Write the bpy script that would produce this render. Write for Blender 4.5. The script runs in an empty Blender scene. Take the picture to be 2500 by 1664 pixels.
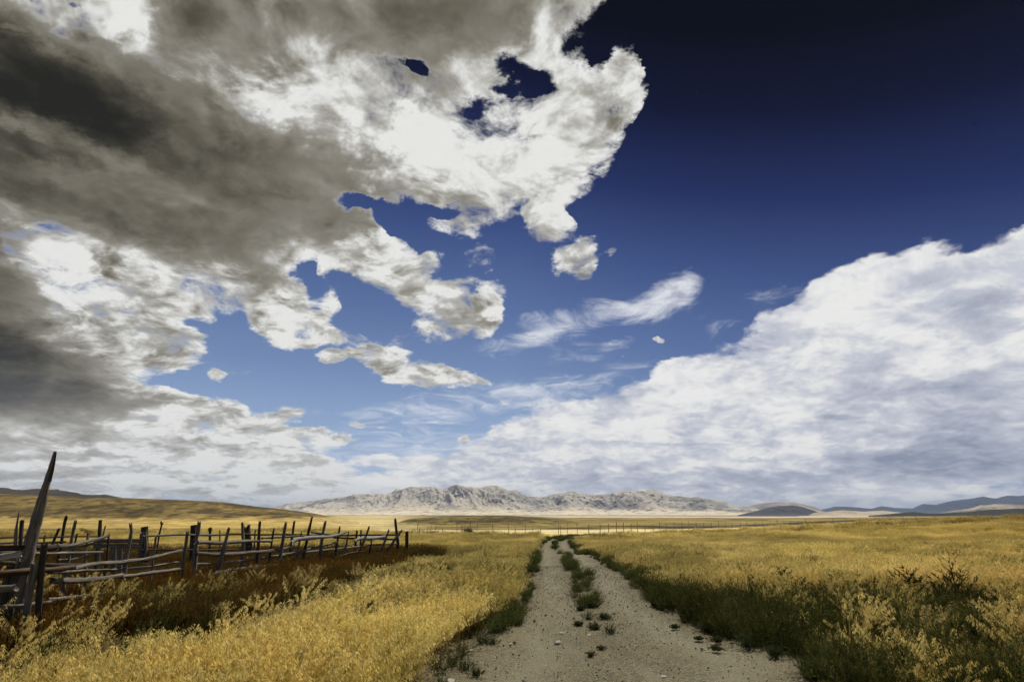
import bpy, math, random
import numpy as np
from mathutils import Vector, Matrix

random.seed(7)
rng = np.random.default_rng(11)
SC = bpy.context.scene
COL = SC.collection

# ------------------------------------------------------------------ camera
FPX = 1389.0                 # focal length in pixels of a 2500 px wide frame (20 mm lens)
CX, CY = 1250.0, 832.0
HORIZON = 1256.0
EYE = 1.6
PITCH = math.atan((HORIZON - CY) / FPX)
CP, SP = math.cos(PITCH), math.sin(PITCH)

cam_data = bpy.data.cameras.new('camera')
cam_data.sensor_width = 36.0
cam_data.lens = 36.0 * FPX / 2500.0
cam_data.clip_start = 0.05
cam_data.clip_end = 60000.0
cam = bpy.data.objects.new('camera', cam_data)
cam.location = (0, 0, EYE)
cam.rotation_euler = (math.pi / 2 + PITCH, 0, 0)
COL.objects.link(cam)
SC.camera = cam


def ray(px, py):
    """direction of a pixel of the survey photo: x right, y forward, z up (not normalised)"""
    a = (px - CX) / FPX
    d = (py - CY) / FPX
    return np.array([a, CP + SP * d, SP - CP * d])


def udir(px, py):
    r = ray(px, py)
    return Vector(r / np.linalg.norm(r))


def at(px, py, dist):
    """world point at forward distance dist on the ray of a pixel"""
    r = ray(px, py)
    t = dist / r[1]
    return Vector((r[0] * t, dist, EYE + r[2] * t))


def proj(x, y, z):
    f = y * CP + (z - EYE) * SP
    u = -y * SP + (z - EYE) * CP
    f = np.where(f < 0.2, 0.2, f)
    return CX + FPX * x / f, CY - FPX * u / f


# ------------------------------------------------------------------ numpy noise
def _hash(ix, iy, seed):
    h = (ix.astype(np.int64) * 374761393 + iy.astype(np.int64) * 668265263 + seed * 974711) & 0x7fffffff
    h = ((h ^ (h >> 13)) * 1274126177) & 0x7fffffff
    return ((h ^ (h >> 16)) & 0xffff) / 65535.0


def vnoise(x, y, seed=0):
    x = np.asarray(x, float); y = np.asarray(y, float)
    ix = np.floor(x); iy = np.floor(y)
    fx = x - ix; fy = y - iy
    fx = fx * fx * fx * (fx * (fx * 6 - 15) + 10)
    fy = fy * fy * fy * (fy * (fy * 6 - 15) + 10)
    a = _hash(ix, iy, seed); b = _hash(ix + 1, iy, seed)
    c = _hash(ix, iy + 1, seed); d = _hash(ix + 1, iy + 1, seed)
    return (a * (1 - fx) + b * fx) * (1 - fy) + (c * (1 - fx) + d * fx) * fy


def fbm(x, y, seed=0, octv=4, gain=0.5):
    s = 0.0; a = 1.0; n = 0.0; f = 1.0
    for i in range(octv):
        s = s + a * vnoise(x * f + 17.3 * i, y * f - 9.1 * i, seed + i)
        n += a; a *= gain; f *= 2.03
    return s / n


def ridged(x, y, seed=0, octv=5, gain=0.5):
    s = 0.0; a = 1.0; n = 0.0; f = 1.0
    for i in range(octv):
        v = 1 - np.abs(2 * vnoise(x * f + 31.7 * i, y * f + 5.9 * i, seed + i) - 1)
        s = s + a * v * v
        n += a; a *= gain; f *= 2.07
    return s / n


def sstep(a, b, x):
    t = np.clip((np.asarray(x, float) - a) / (b - a), 0, 1)
    return t * t * (3 - 2 * t)


# ------------------------------------------------------------------ helpers
def tag(o, label=None, cat=None, group=None, kind=None):
    if label: o['label'] = label
    if cat: o['category'] = cat
    if group: o['group'] = group
    if kind: o['kind'] = kind
    return o


def mesh_obj(name, verts, faces, mat=None, parent=None, smooth=True, link=True):
    me = bpy.data.meshes.new(name)
    me.from_pydata([tuple(v) for v in verts], [], faces)
    if mat: me.materials.append(mat)
    if smooth: me.polygons.foreach_set('use_smooth', [True] * len(me.polygons))
    me.update()
    o = bpy.data.objects.new(name, me)
    if link: COL.objects.link(o)
    if parent is not None:
        o.parent = parent
    return o


def grid_mesh(name, V, nu, nv, mat, wrap=False, cols=None, smooth=True):
    """V: (nu*nv,3), index i*nv+j"""
    i = np.arange(nu - (0 if wrap else 1)); j = np.arange(nv - 1)
    I, J = np.meshgrid(i, j, indexing='ij')
    I2 = (I + 1) % nu
    F = np.stack([I * nv + J, I2 * nv + J, I2 * nv + J + 1, I * nv + J + 1], -1).reshape(-1, 4)
    me = bpy.data.meshes.new(name)
    me.vertices.add(len(V)); me.vertices.foreach_set('co', V.astype(np.float32).ravel())
    me.loops.add(F.size); me.loops.foreach_set('vertex_index', F.astype(np.int32).ravel())
    me.polygons.add(len(F))
    me.polygons.foreach_set('loop_start', np.arange(0, F.size, 4, dtype=np.int32))
    me.polygons.foreach_set('loop_total', np.full(len(F), 4, np.int32))
    me.polygons.foreach_set('use_smooth', np.full(len(F), smooth))
    me.update(calc_edges=True)
    if cols is not None:
        at_ = me.attributes.new('gcol', 'FLOAT_COLOR', 'POINT')
        at_.data.foreach_set('color', cols.astype(np.float32).ravel())
    me.materials.append(mat)
    o = bpy.data.objects.new(name, me)
    COL.objects.link(o)
    return o


class NT:
    """tiny node-tree writer"""
    def __init__(self, tree):
        self.t = tree; self.n = tree.nodes; self.l = tree.links

    def node(self, typ, **kw):
        nd = self.n.new(typ)
        for k, v in kw.items():
            setattr(nd, k, v)
        return nd

    def put(self, sock, v):
        if isinstance(v, bpy.types.NodeSocket):
            self.l.new(v, sock)
        elif v is not None:
            sock.default_value = v

    def math(self, op, a, b=None, c=None, clamp=False):
        nd = self.node('ShaderNodeMath', operation=op, use_clamp=clamp)
        self.put(nd.inputs[0], a)
        if b is not None: self.put(nd.inputs[1], b)
        if c is not None: self.put(nd.inputs[2], c)
        return nd.outputs[0]

    def vec(self, op, a, b=None, scale=None):
        nd = self.node('ShaderNodeVectorMath', operation=op)
        self.put(nd.inputs[0], a)
        if b is not None: self.put(nd.inputs[1], b)
        if scale is not None: self.put(nd.inputs['Scale'], scale)
        return nd.outputs['Value'] if op in ('DOT_PRODUCT', 'LENGTH', 'DISTANCE') else nd.outputs[0]

    def noise(self, vec, scale, detail=4, rough=0.5, dist=0.0, lac=2.0, typ='FBM'):
        nd = self.node('ShaderNodeTexNoise')
        self.put(nd.inputs['Vector'], vec)
        nd.inputs['Scale'].default_value = scale
        nd.inputs['Detail'].default_value = detail
        nd.inputs['Roughness'].default_value = rough
        nd.inputs['Lacunarity'].default_value = lac
        nd.inputs['Distortion'].default_value = dist
        return nd.outputs['Fac'], nd.outputs['Color']

    def smooth(self, v, lo, hi, a=0.0, b=1.0):
        nd = self.node('ShaderNodeMapRange', interpolation_type='SMOOTHSTEP')
        self.put(nd.inputs['Value'], v)
        nd.inputs['From Min'].default_value = lo; nd.inputs['From Max'].default_value = hi
        nd.inputs['To Min'].default_value = a; nd.inputs['To Max'].default_value = b
        return nd.outputs[0]

    def ramp(self, fac, stops, interp='LINEAR'):
        nd = self.node('ShaderNodeValToRGB')
        cr = nd.color_ramp; cr.interpolation = interp
        while len(cr.elements) < len(stops): cr.elements.new(0.5)
        for e, (p, c) in zip(cr.elements, stops):
            e.position = p; e.color = (c[0], c[1], c[2], 1)
        self.put(nd.inputs[0], fac)
        return nd.outputs[0]

    def mix(self, fac, a, b, blend='MIX'):
        nd = self.node('ShaderNodeMix', data_type='RGBA', blend_type=blend)
        self.put(nd.inputs[0], fac)
        for s, v in ((nd.inputs[6], a), (nd.inputs[7], b)):
            if isinstance(v, tuple): v = (v[0], v[1], v[2], 1)
            self.put(s, v)
        return nd.outputs[2]

    def mapping(self, vec, scale=(1, 1, 1), loc=(0, 0, 0), rot=(0, 0, 0), typ='POINT'):
        nd = self.node('ShaderNodeMapping', vector_type=typ)
        self.put(nd.inputs['Vector'], vec)
        nd.inputs['Location'].default_value = loc
        nd.inputs['Rotation'].default_value = rot
        nd.inputs['Scale'].default_value = scale
        return nd.outputs[0]

# ------------------------------------------------------------------ sun and sky
SUN_EL, SUN_AZ = math.radians(57), math.radians(24)      # azimuth measured from straight ahead towards the right
sd = Vector((math.sin(SUN_AZ) * math.cos(SUN_EL), math.cos(SUN_AZ) * math.cos(SUN_EL), math.sin(SUN_EL)))
sun_data = bpy.data.lights.new('sun', 'SUN')
sun_data.energy = 4.9
sun_data.angle = math.radians(0.53)
sun_data.color = (1.0, 0.95, 0.86)
sun = bpy.data.objects.new('sun', sun_data)
sun.rotation_euler = sd.to_track_quat('Z', 'Y').to_euler()
sun.location = (0, 0, 50)
COL.objects.link(sun)


def blob_field(nt, vec, blobs, start=0.0):
    """sum of soft ellipsoids standing in given directions of the sky"""
    acc = start
    base = vec
    for i, (cx, cy, ax, ay, rot, k) in enumerate(blobs):
        if i % 9 == 0 and isinstance(acc, bpy.types.NodeSocket):
            # chains the groups one after the other: keeps the shader's working memory small
            vec = nt.vec('ADD', base, nt.math('MULTIPLY', acc, 1e-9))
        th = math.radians(rot)
        d0 = udir(cx, cy)
        d1 = udir(cx + ax * math.cos(th), cy + ax * math.sin(th))
        d2 = udir(cx - ay * math.sin(th), cy + ay * math.cos(th))
        e1 = d1 - d0; a = e1.length; e1.normalize()
        e2 = d2 - d0; e2 -= e1 * e2.dot(e1); b = (d2 - d0).length; e2.normalize()
        m = Matrix((e1, e2, e1.cross(e2))).transposed()
        v = nt.mapping(vec, scale=(a, b, max(a, b) * 1.3), loc=d0, rot=m.to_euler(), typ='TEXTURE')
        q = nt.math('MULTIPLY_ADD', nt.vec('DOT_PRODUCT', v, v), -abs(k), abs(k))
        q = nt.math('MAXIMUM', q, 0.0)
        acc = nt.math('SUBTRACT' if k < 0 else 'ADD', acc, q)
    return acc


CUMULUS = [  # direction (photo survey px), half axes, turn, strength
    (150, 250, 800, 420, 0, 1.5), (800, 230, 500, 300, 5, 1.4), (1200, 120, 290, 190, 0, 1.2), (1330, 60, 170, 190, 0, 0.7),
    (1100, 380, 430, 130, 4, 1.2), (1390, 330, 150, 120, -10, 1.0), (1490, 240, 100, 85, -35, 0.95), (1540, 210, 50, 80, -15, 0.8),
    (1450, 30, 45, 90, 10, 0.4),
    (1140, 520, 110, 75, 0, 1.1), (1230, 500, 60, 35, 10, 0.4), (1320, 540, 75, 62, 20, 1.0), (1330, 470, 60, 40, 0, 0.45),
    (560, 540, 560, 150, 8, 1.3), (200, 740, 330, 260, 0, 1.4), (420, 830, 130, 110, 10, 0.8), (20, 880, 240, 160, 0, 1.6), (-400, 300, 700, 600, 0, 1.6), (-1000, 500, 900, 700, 0, 1.5), (-500, 950, 700, 250, 0, 1.4), (-700, 1150, 900, 120, 0, 1.2), (60, 700, 200, 200, 0, 1.0), (120, 560, 300, 160, 0, 1.0), (880, 560, 70, 55, 0, 0.6),
    (640, 700, 180, 120, 15, 1.1), (750, 775, 160, 75, 8, 1.0), (660, 825, 90, 45, 30, 0.8), (780, 730, 70, 60, 0, 0.5),
    (860, 610, 190, 65, 14, 0.95), (960, 670, 130, 75, 20, 0.95), (1065, 650, 40, 38, 0, 0.7), (1000, 700, 60, 40, 40, 0.5),
    (1085, 795, 85, 68, 0, 1.0), (1180, 770, 45, 75, 20, 0.7), (1110, 720, 70, 45, 20, 0.6),
    (490, 850, 45, 22, -20, 0.5), (520, 925, 20, 18, 0, 0.55), (755, 845, 32, 16, 0, 0.7), (812, 880, 28, 18, 0, 0.65), (850, 862, 25, 14, 0, 0.5),
    (980, 895, 140, 48, 14, 1.0), (1060, 925, 150, 32, 5, 0.95), (900, 862, 60, 40, 10, 0.75), (1150, 932, 80, 16, 3, 0.6),
    (1405, 632, 70, 55, 25, 0.9), (1488, 617, 22, 22, 0, 0.5), (1440, 665, 30, 18, 0, 0.45), (1345, 620, 25, 15, 0, 0.35),
    # lower layers to the left, down to the far hills
    (150, 980, 340, 90, 0, 1.2), (400, 1010, 180, 60, 10, 1.0), (250, 1080, 460, 60, 0, 1.2), (560, 1070, 150, 50, 8, 0.95),
    (300, 1150, 600, 40, 0, 1.1), (250, 1225, 700, 40, 0, 1.0), (690, 1010, 75, 26, 0, 0.95), (640, 1050, 110, 32, 5, 0.8), (790, 1070, 70, 22, 10, 0.75), (850, 1072, 36, 18, 0, 0.75), (750, 1050, 150, 10, 4, 0.5),
    (740, 1160, 110, 42, 0, 1.0), (600, 1180, 250, 40, 0, 0.9), (870, 1030, 26, 20, 0, 0.5), (900, 1040, 100, 9, 3, 0.5), (700, 1210, 300, 30, 0, 0.8),
    (1125, 1072, 17, 12, 0, 0.8), (1600, 832, 22, 9, 5, 0.6), (1520, 875, 16, 8, 0, 0.5),
    (450, 1040, 330, 70, 5, 1.2), (640, 1095, 230, 60, 0, 1.2), (720, 1160, 200, 60, 0, 1.3), (600, 1205, 420, 50, 0, 1.3), (300, 1130, 500, 80, 0, 1.2), (520, 985, 90, 40, 20, 0.8),
    (1090, 700, 210, 160, 0, 0.42), (1360, 610, 130, 80, 0, 0.3), (860, 845, 150, 60, 0, 0.4), (1480, 190, 130, 190, -15, 0.35), (1260, 460, 200, 120, 0, 0.4), (980, 790, 120, 90, 0, 0.3), (560, 900, 120, 50, 0, 0.25),
    (1488, 617, 34, 30, 0, 0.7), (720, 845, 40, 20, 0, 0.7), (812, 880, 40, 26, 0, 0.7), (1000, 745, 40, 26, 0, 0.4), (1190, 765, 40, 70, 20, 0.5), (520, 925, 30, 26, 0, 0.7), (1125, 1072, 26, 18, 0, 0.7), (1430, 650, 50, 40, 20, 0.5), (1600, 832, 30, 14, 5, 0.7), (980, 660, 60, 40, 0, 0.3),
    (1680, 235, 26, 30, 30, 0.5), (1625, 262, 16, 18, 0, 0.28),
]
HOLES = [
    (1190, 285, 51.3, 35.1, -20, 0.67), (1450, 140, 81, 60.75, 30, 0.55), (1520, 262, 40.5, 24.3, 0, 0.42), (1500, 70, 67.5, 81, 0, 0.31), (840, 488, 81, 35.1, 0, 1.22), (940, 520, 81, 40.5, 30, 0.98), (1080, 505, 45.9, 24.3, 0, 0.73), (1295, 408, 18.9, 13.5, 0, 0.55), (980, 580, 81, 54, 35, 0.73), (750, 660, 54, 43.2, 20, 0.92), (780, 715, 32.4, 54, -10, 0.86), (860, 770, 67.5, 54, 0, 0.55), (930, 770, 81, 81, 0, 0.49), (110, 20, 60.75, 43.2, 10, 1.25), (190, 10, 40.5, 16.2, 0, 0.49), (460, 790, 54, 24.3, 20, 0.92), (550, 860, 81, 54, 20, 0.73), (480, 945, 162, 29.7, 14, 0.61), (1050, 590, 121.5, 40.5, 10, 0.37), (1262, 182, 62, 40, 25, 0.95), (1315, 212, 66, 40, -15, 0.95), (1235, 228, 36, 26, 0, 0.7), (1030, 178, 40, 22, 35, 0.9), (1010, 160, 30, 24, 0, 0.5),
]
BANK = [  # the far white bank that climbs to the right
    (2350, 830, 420, 230, -12, 1.4), (2480, 650, 260, 120, -20, 1.2), (2250, 590, 110, 40, -5, 0.6), (2060, 740, 260, 95, -28, 1.2), (1880, 790, 110, 60, -20, 0.9), (2250, 680, 140, 90, -20, 0.9),
    (1800, 890, 240, 75, -6, 1.2), (1650, 905, 90, 40, -5, 0.8), (2000, 1000, 700, 130, 0, 1.4), (1500, 1010, 350, 70, -6, 1.2), (1280, 1060, 190, 42, -8, 0.95), (1250, 980, 120, 16, -3, 0.35),
    (1100, 1030, 170, 10, 2, 0.5), (1400, 1120, 600, 40, 0, 1.1), (1000, 1125, 200, 18, 2, 0.8), (2000, 1170, 800, 70, 0, 1.0), (1300, 1190, 700, 50, 0, 0.9), (1560, 1060, 420, 70, 0, 1.0), (2020, 860, 170, 90, 0, 0.9), (2480, 1000, 200, 160, 0, 1.0),
    (2750, 720, 420, 330, -15, 1.5), (3200, 620, 700, 420, -10, 1.5), (2900, 1050, 900, 200, 0, 1.4), (4200, 700, 1200, 600, 0, 1.4), (2100, 1110, 600, 90, 0, 1.0),
    (1400, 1235, 1300, 38, 0, 1.0), (2100, 1235, 900, 45, 0, 1.0), (1200, 1150, 400, 40, 0, 0.7), (1100, 1180, 500, 30, 0, 0.7),
]
CIRRUS = [
    (1650, 690, 95, 60, -25, 1.0), (1700, 670, 50, 40, 0, 0.6), (1600, 740, 120, 60, -25, 0.7), (1540, 765, 120, 45, -8, 0.7), (1470, 745, 100, 26, 10, 0.5), (1360, 800, 150, 56, -6, 0.9), (1240, 840, 150, 36, -10, 0.7), (1430, 860, 140, 34, -12, 0.4), (1520, 840, 70, 18, -8, 0.5), (1700, 740, 60, 40, -20, 0.4),
    (1170, 960, 260, 50, -8, 0.35), (950, 1010, 220, 30, 0, 0.35), (1330, 950, 200, 40, -6, 0.4), (1250, 1050, 500, 130, 0, 0.6), (900, 1110, 400, 70, 0, 0.5), (1500, 940, 350, 60, -5, 0.5), (1850, 760, 200, 90, -25, 0.4),
]
DARK = [  # thickness of the cloud above the observer: where little sunlight comes through
    (40, 230, 420, 170, 8, 0.645), (330, 300, 480, 160, 20, 0.473), (560, 400, 480, 150, 16, 0.215), (600, 120, 210, 120, 14, 0.473), (480, 60, 120, 90, 10, 0.258), (850, 440, 360, 110, 6, 0.108),
    (40, 30, 170, 70, 0, 0.516), (150, 120, 240, 80, 15, 0.189), (200, 450, 430, 90, 16, 0.361), (420, 550, 460, 90, 12, 0.268), (760, 540, 300, 90, 8, 0.134), (600, 640, 280, 90, 12, 0.08), (-40, 430, 220, 150, 0, 0.301),
    (1010, 40, 230, 150, 25, 0.327), (1060, 0, 420, 130, 0, 0.215), (840, 90, 160, 80, 30, 0.224), (1180, 60, 180, 110, 0, 0.138), (1130, 260, 200, 70, 10, 0.086), (890, 290, 120, 50, 10, 0.086),
    (-40, 780, 200, 240, 0, 0.516), (-20, 900, 360, 110, 8, 0.43), (180, 860, 360, 80, 6, 0.215), (60, 985, 320, 70, 4, 0.516), (280, 965, 160, 45, 10, 0.258), (340, 750, 240, 60, 8, 0.103), (500, 730, 180, 50, 10, 0.086), (0, 620, 120, 120, 0, 0.215),
    (150, 1060, 380, 30, 2, 0.189), (420, 1085, 320, 26, 3, 0.155), (60, 1110, 260, 22, 0, 0.241), (60, 1150, 380, 20, 0, 0.292), (300, 1190, 500, 20, 0, 0.172), (640, 1090, 120, 16, 3, 0.086),
]
BRIGHT = [
    (320, 60, 110, 60, 20, 0.5), (170, 330, 260, 34, 20, 0.22), (60, 300, 120, 30, 10, 0.2), (560, 390, 180, 30, 30, 0.1), (130, 640, 170, 90, 30, 0.35), (700, 250, 140, 60, 20, 0.25), (60, 75, 60, 14, 10, 0.3), (1080, 330, 360, 110, 5, 0.22), (1400, 330, 160, 140, 0, 0.15), (720, 200, 200, 110, 20, 0.18), (180, 700, 260, 100, 10, 0.15), (900, 640, 160, 60, 10, 0.12), (600, 800, 250, 70, 5, 0.12), (1400, 130, 120, 130, 0, 0.12),
]
BANK_DARK = [
    (2300, 1000, 420, 80, 0, 0.288), (2300, 1110, 420, 70, -3, 0.384), (2050, 1140, 330, 46, -3, 0.24), (2440, 930, 200, 60, -4, 0.176), (2100, 880, 200, 40, -10, 0.176), (2350, 760, 200, 60, -12, 0.176),
    (2060, 1020, 75, 11, 3, 0.272), (1500, 1082, 110, 6, 1, 0.144), (1680, 1085, 130, 6, -1, 0.128), (1400, 1150, 500, 30, 0, 0.144), (1700, 1180, 600, 40, 0, 0.224), (2250, 690, 190, 40, -22, 0.128), (2450, 1160, 250, 60, 0, 0.24),
    (1900, 830, 150, 40, -15, 0.096), (2200, 940, 300, 30, -5, 0.128), (2480, 800, 140, 30, -20, 0.16),
]


def build_world():
    w = bpy.data.worlds.new('World')
    SC.world = w
    w.use_nodes = True
    w.cycles.sampling_method = 'MANUAL'
    w.cycles.sample_map_resolution = 512
    w.node_tree.nodes.clear()
    nt = NT(w.node_tree)
    out = nt.node('ShaderNodeOutputWorld')
    bg = nt.node('ShaderNodeBackground')
    nt.l.new(bg.outputs[0], out.inputs[0])
    D = nt.node('ShaderNodeTexCoord').outputs['Generated']
    sx = nt.node('ShaderNodeSeparateXYZ'); nt.put(sx.inputs[0], D)
    dx, dy, dz = sx.outputs
    up = nt.math('MAXIMUM', dz, 0.0)
    # clear air: Nishita sky, deepened overhead and away from the sun as through a polarising filter
    sky = nt.node('ShaderNodeTexSky')
    sky.sky_type = 'NISHITA'; sky.sun_disc = False
    sky.sun_elevation = SUN_EL; sky.sun_rotation = SUN_AZ
    sky.altitude = 1500.0; sky.dust_density = 0.5; sky.ozone_density = 2.0
    nish = nt.vec('SCALE', sky.outputs[0], scale=0.012)
    rx = nt.math('MAXIMUM', dx, 0.0)
    s = nt.math('MULTIPLY_ADD', rx, 0.24, dz)
    deep = nt.ramp(s, [(0.0, (.36, .46, .62)), (0.085, (.34, .44, .60)), (0.16, (.255, .355, .54)), (0.24, (.168, .25, .43)), (0.34, (.100, .160, .335)),
                       (0.47, (.044, .077, .212)), (0.57, (.016, .027, .105)), (0.67, (.004, .006, .028)), (0.75, (.0012, .0015, .006)), (1.0, (.001, .0012, .004))])
    clear = nt.vec('ADD', deep, nt.vec('MULTIPLY', nish, nt.vec('SCALE', deep, scale=1.0)))
    # coordinates on a cloud deck: features shrink towards the horizon
    den = nt.math('ADD', up, 0.34)
    P = nt.vec('SCALE', D, scale=nt.math('DIVIDE', 1.0, den))
    Pf = nt.mapping(P, scale=(1, 1, 1.5))
    wf, wc = nt.noise(Pf, 2.6, 7, 0.68)
    warp = nt.vec('SUBTRACT', wc, (0.5, 0.5, 0.5))
    amt = nt.math('MULTIPLY_ADD', up, 0.20, 0.022)
    Dw = nt.vec('ADD', D, nt.vec('SCALE', warp, scale=amt))
    Dw2 = nt.vec('ADD', D, nt.vec('SCALE', warp, scale=nt.math('MULTIPLY', amt, 1.5)))
    nf, nc = nt.noise(Pf, 8.5, 9, 0.72, 0.3)
    # relief of the billows: the same noise a little further towards the light
    sdir = Vector((0.15, 0.1, 0.9)).normalized() * 0.035
    nf2, _ = nt.noise(nt.vec('ADD', Pf, tuple(sdir)), 8.5, 5, 0.6, 0.3)
    nf3, _ = nt.noise(Pf, 8.5, 5, 0.6, 0.3)
    relief = nt.math('SUBTRACT', nf3, nf2)
    lowf, _ = nt.noise(nt.mapping(P, scale=(1, 1, 2.2)), 1.9, 4, 0.52, 0.5)
    low = nt.math('SUBTRACT', lowf, 0.5)
    n0 = nt.math('SUBTRACT', nf, 0.5)
    # rounded billows
    def billow(vec):
        vo = nt.node('ShaderNodeTexVoronoi', feature='SMOOTH_F1')
        vo.inputs['Scale'].default_value = 6.0; vo.inputs['Detail'].default_value = 1.6; vo.inputs['Roughness'].default_value = 0.5
        vo.inputs['Smoothness'].default_value = 0.35
        nt.put(vo.inputs['Vector'], vec)
        return nt.math('SUBTRACT', 0.5, vo.outputs['Distance'])
    Pw = nt.vec('ADD', Pf, nt.vec('SCALE', warp, scale=0.22))
    bil = billow(Pw)

    # ---- cumulus
    A = blob_field(nt, Dw, CUMULUS)
    K = blob_field(nt, Dw2, DARK, nt.math('MULTIPLY', A, 1e-9))
    Br = blob_field(nt, Dw2, BRIGHT, nt.math('MULTIPLY', K, 1e-9))
    K = nt.math('SUBTRACT', K, Br)
    # the thick dark parts are closed; the sunlit parts have gaps
    A = nt.math('MINIMUM', A, 1.0)
    A = nt.math('MULTIPLY_ADD', nt.smooth(K, 0.05, 0.35), 0.8, A)
    Hh = blob_field(nt, Dw, HOLES, nt.math('MULTIPLY', A, 1e-9))
    A = nt.math('SUBTRACT', A, Hh)
    # clouds in the part of the sky the photo does not show
    back, _ = nt.noise(P, 0.9, 8, 0.6)
    bw = nt.smooth(dy, 0.25, -0.1)
    A = nt.math('ADD', A, nt.math('MULTIPLY', nt.math('MULTIPLY_ADD', back, 4.0, -2.0), bw))
    dens = nt.math('MULTIPLY_ADD', bil, 0.9, nt.math('MULTIPLY_ADD', n0, 3.4, nt.math('SUBTRACT', nt.math('MULTIPLY', A, 1.3), 0.20)))
    dens = nt.math('SUBTRACT', dens, nt.smooth(A, 0.24, 0.04, 0.0, 1.8))
    alpha = nt.smooth(dens, -0.04, 0.66)
    far = nt.smooth(up, 0.24, 0.03)
    K = nt.math('MULTIPLY_ADD', low, nt.math('MULTIPLY_ADD', far, -0.24, 0.42), K)
    K = nt.math('MULTIPLY_ADD', nt.math('MULTIPLY', relief, nt.smooth(K, 0.45, 0.0, 0.25, 1.0)), -2.4, K)
    K = nt.math('MULTIPLY_ADD', n0, -0.12, K)
    K = nt.math('MULTIPLY_ADD', nt.math('MULTIPLY', bil, nt.smooth(K, 0.5, 0.0, 0.2, 1.0)), -0.6, K)
    core = nt.smooth(dens, 0.0, 0.9, 0.4, 1.0)
    K = nt.math('ADD', nt.math('MULTIPLY', nt.math('ADD', nt.math('MULTIPLY_ADD', far, -0.17, K), 0.075), core), -0.02)
    K = nt.math('SUBTRACT', K, nt.math('MULTIPLY', nt.math('MULTIPLY', K, K), 0.10))
    cumcol = nt.ramp(K, [(0.0, (.80, .80, .775)), (0.10, (.71, .71, .685)), (0.25, (.50, .49, .455)), (0.40, (.27, .255, .215)), (0.55, (.155, .142, .108)), (0.72, (.080, .072, .052)), (0.88, (.034, .031, .021)), (1.0, (.016, .015, .010))])
    # lower, more distant cloud is seen through bluish air
    cumcol = nt.mix(nt.math('MULTIPLY', far, 0.2), cumcol, (.72, .73, .75))

    # ---- bank
    B = nt.math('MINIMUM', blob_field(nt, Dw, BANK, nt.math('MULTIPLY', Br, 1e-9)), 1.35)
    densb = nt.math('MULTIPLY_ADD', bil, 0.8, nt.math('MULTIPLY_ADD', n0, 1.6, nt.math('SUBTRACT', nt.math('MULTIPLY', B, 1.25), 0.22)))
    densb = nt.math('SUBTRACT', densb, nt.smooth(B, 0.22, 0.03, 0.0, 1.5))
    alphab = nt.smooth(densb, -0.12, 0.50)
    KB = blob_field(nt, Dw, BANK_DARK, nt.math('MULTIPLY', B, 1e-9))
    KB = nt.math('MULTIPLY_ADD', low, 0.36, nt.math('MULTIPLY_ADD', KB, 1.15, 0.0))
    KB = nt.math('MULTIPLY_ADD', relief, -1.15, KB)
    KB = nt.math('MULTIPLY_ADD', n0, -0.15, KB)
    KB = nt.math('MULTIPLY_ADD', bil, -0.42, KB)
    bankcol = nt.ramp(KB, [(0.0, (.84, .84, .825)), (0.12, (.76, .765, .775)), (0.3, (.58, .60, .67)), (0.55, (.42, .45, .54)), (0.9, (.26, .295, .39))])

    # ---- cirrus
    Cc = blob_field(nt, Dw, CIRRUS, nt.math('MULTIPLY', KB, 1e-9))
    streak, _ = nt.noise(nt.mapping(P, scale=(1.0, 1.0, 4.5), rot=(0, 0.25, 0)), 5.5, 10, 0.68, 1.4)
    ca = nt.math('MULTIPLY', nt.smooth(nt.math('MULTIPLY_ADD', nt.math('SUBTRACT', streak, 0.5), 3.4, nt.math('SUBTRACT', nt.math('MULTIPLY', Cc, 1.1), 0.30)), 0.0, 1.6), nt.smooth(Cc, 0.03, 0.25, 0.0, 0.9))

    c = nt.mix(ca, clear, (.80, .82, .86))
    c = nt.mix(alphab, c, bankcol)
    c = nt.mix(alpha, c, cumcol)
    # under the horizon: plain dry land
    c = nt.mix(nt.smooth(dz, 0.0, -0.02), c, (.30, .27, .2))
    nt.l.new(c, bg.inputs[0])
    bg.inputs[1].default_value = 1.0


build_world()
SC.view_settings.view_transform = 'Standard'
SC.view_settings.look = 'None'
SC.view_settings.gamma = 1.0
SC.view_settings.exposure = 0.0
SC.view_settings.use_curve_mapping = False
SC.cycles.max_bounces = 5
SC.cycles.diffuse_bounces = 3
SC.cycles.glossy_bounces = 2
SC.cycles.transmission_bounces = 3
SC.cycles.volume_bounces = 0
SC.cycles.use_denoising = True
SC.cycles.denoiser = 'OPENIMAGEDENOISE'
SC.cycles.denoising_input_passes = 'RGB_ALBEDO_NORMAL'
SC.cycles.denoising_prefilter = 'ACCURATE'
SC.cycles.use_adaptive_sampling = True
SC.cycles.adaptive_threshold = 0.02
SC.cycles.adaptive_min_samples = 12

# ------------------------------------------------------------------ lie of the land
COLX = np.array([0, 500, 1000, 1300, 1500, 1850, 2070, 2300, 2500], float)
DIST = np.array([65, 90, 200, 400, 1000, 2500, 6000], float)
ROWS = np.array([
    [1305, 1303, 1303, 1303, 1303, 1297, 1284, 1271, 1264],
    [1299, 1298, 1298, 1299.5, 1299, 1289, 1278, 1268, 1262],
    [1286, 1286, 1288, 1289, 1287.5, 1283, 1274, 1265, 1260.5],
    [1276, 1276, 1280, 1282, 1281, 1277, 1270, 1263, 1260],
    [1267.5, 1267.5, 1268, 1268, 1268, 1268, 1266, 1262, 1259],
    [1261.5, 1261.5, 1262, 1263, 1263, 1263, 1263, 1260, 1258],
    [1257, 1257, 1257, 1257.5, 1258, 1259, 1259, 1258, 1257]], float)


def row_to_z(row, d):
    k = (row - CY) / FPX
    return EYE + d * (SP - CP * k) / (CP + SP * k)


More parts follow.
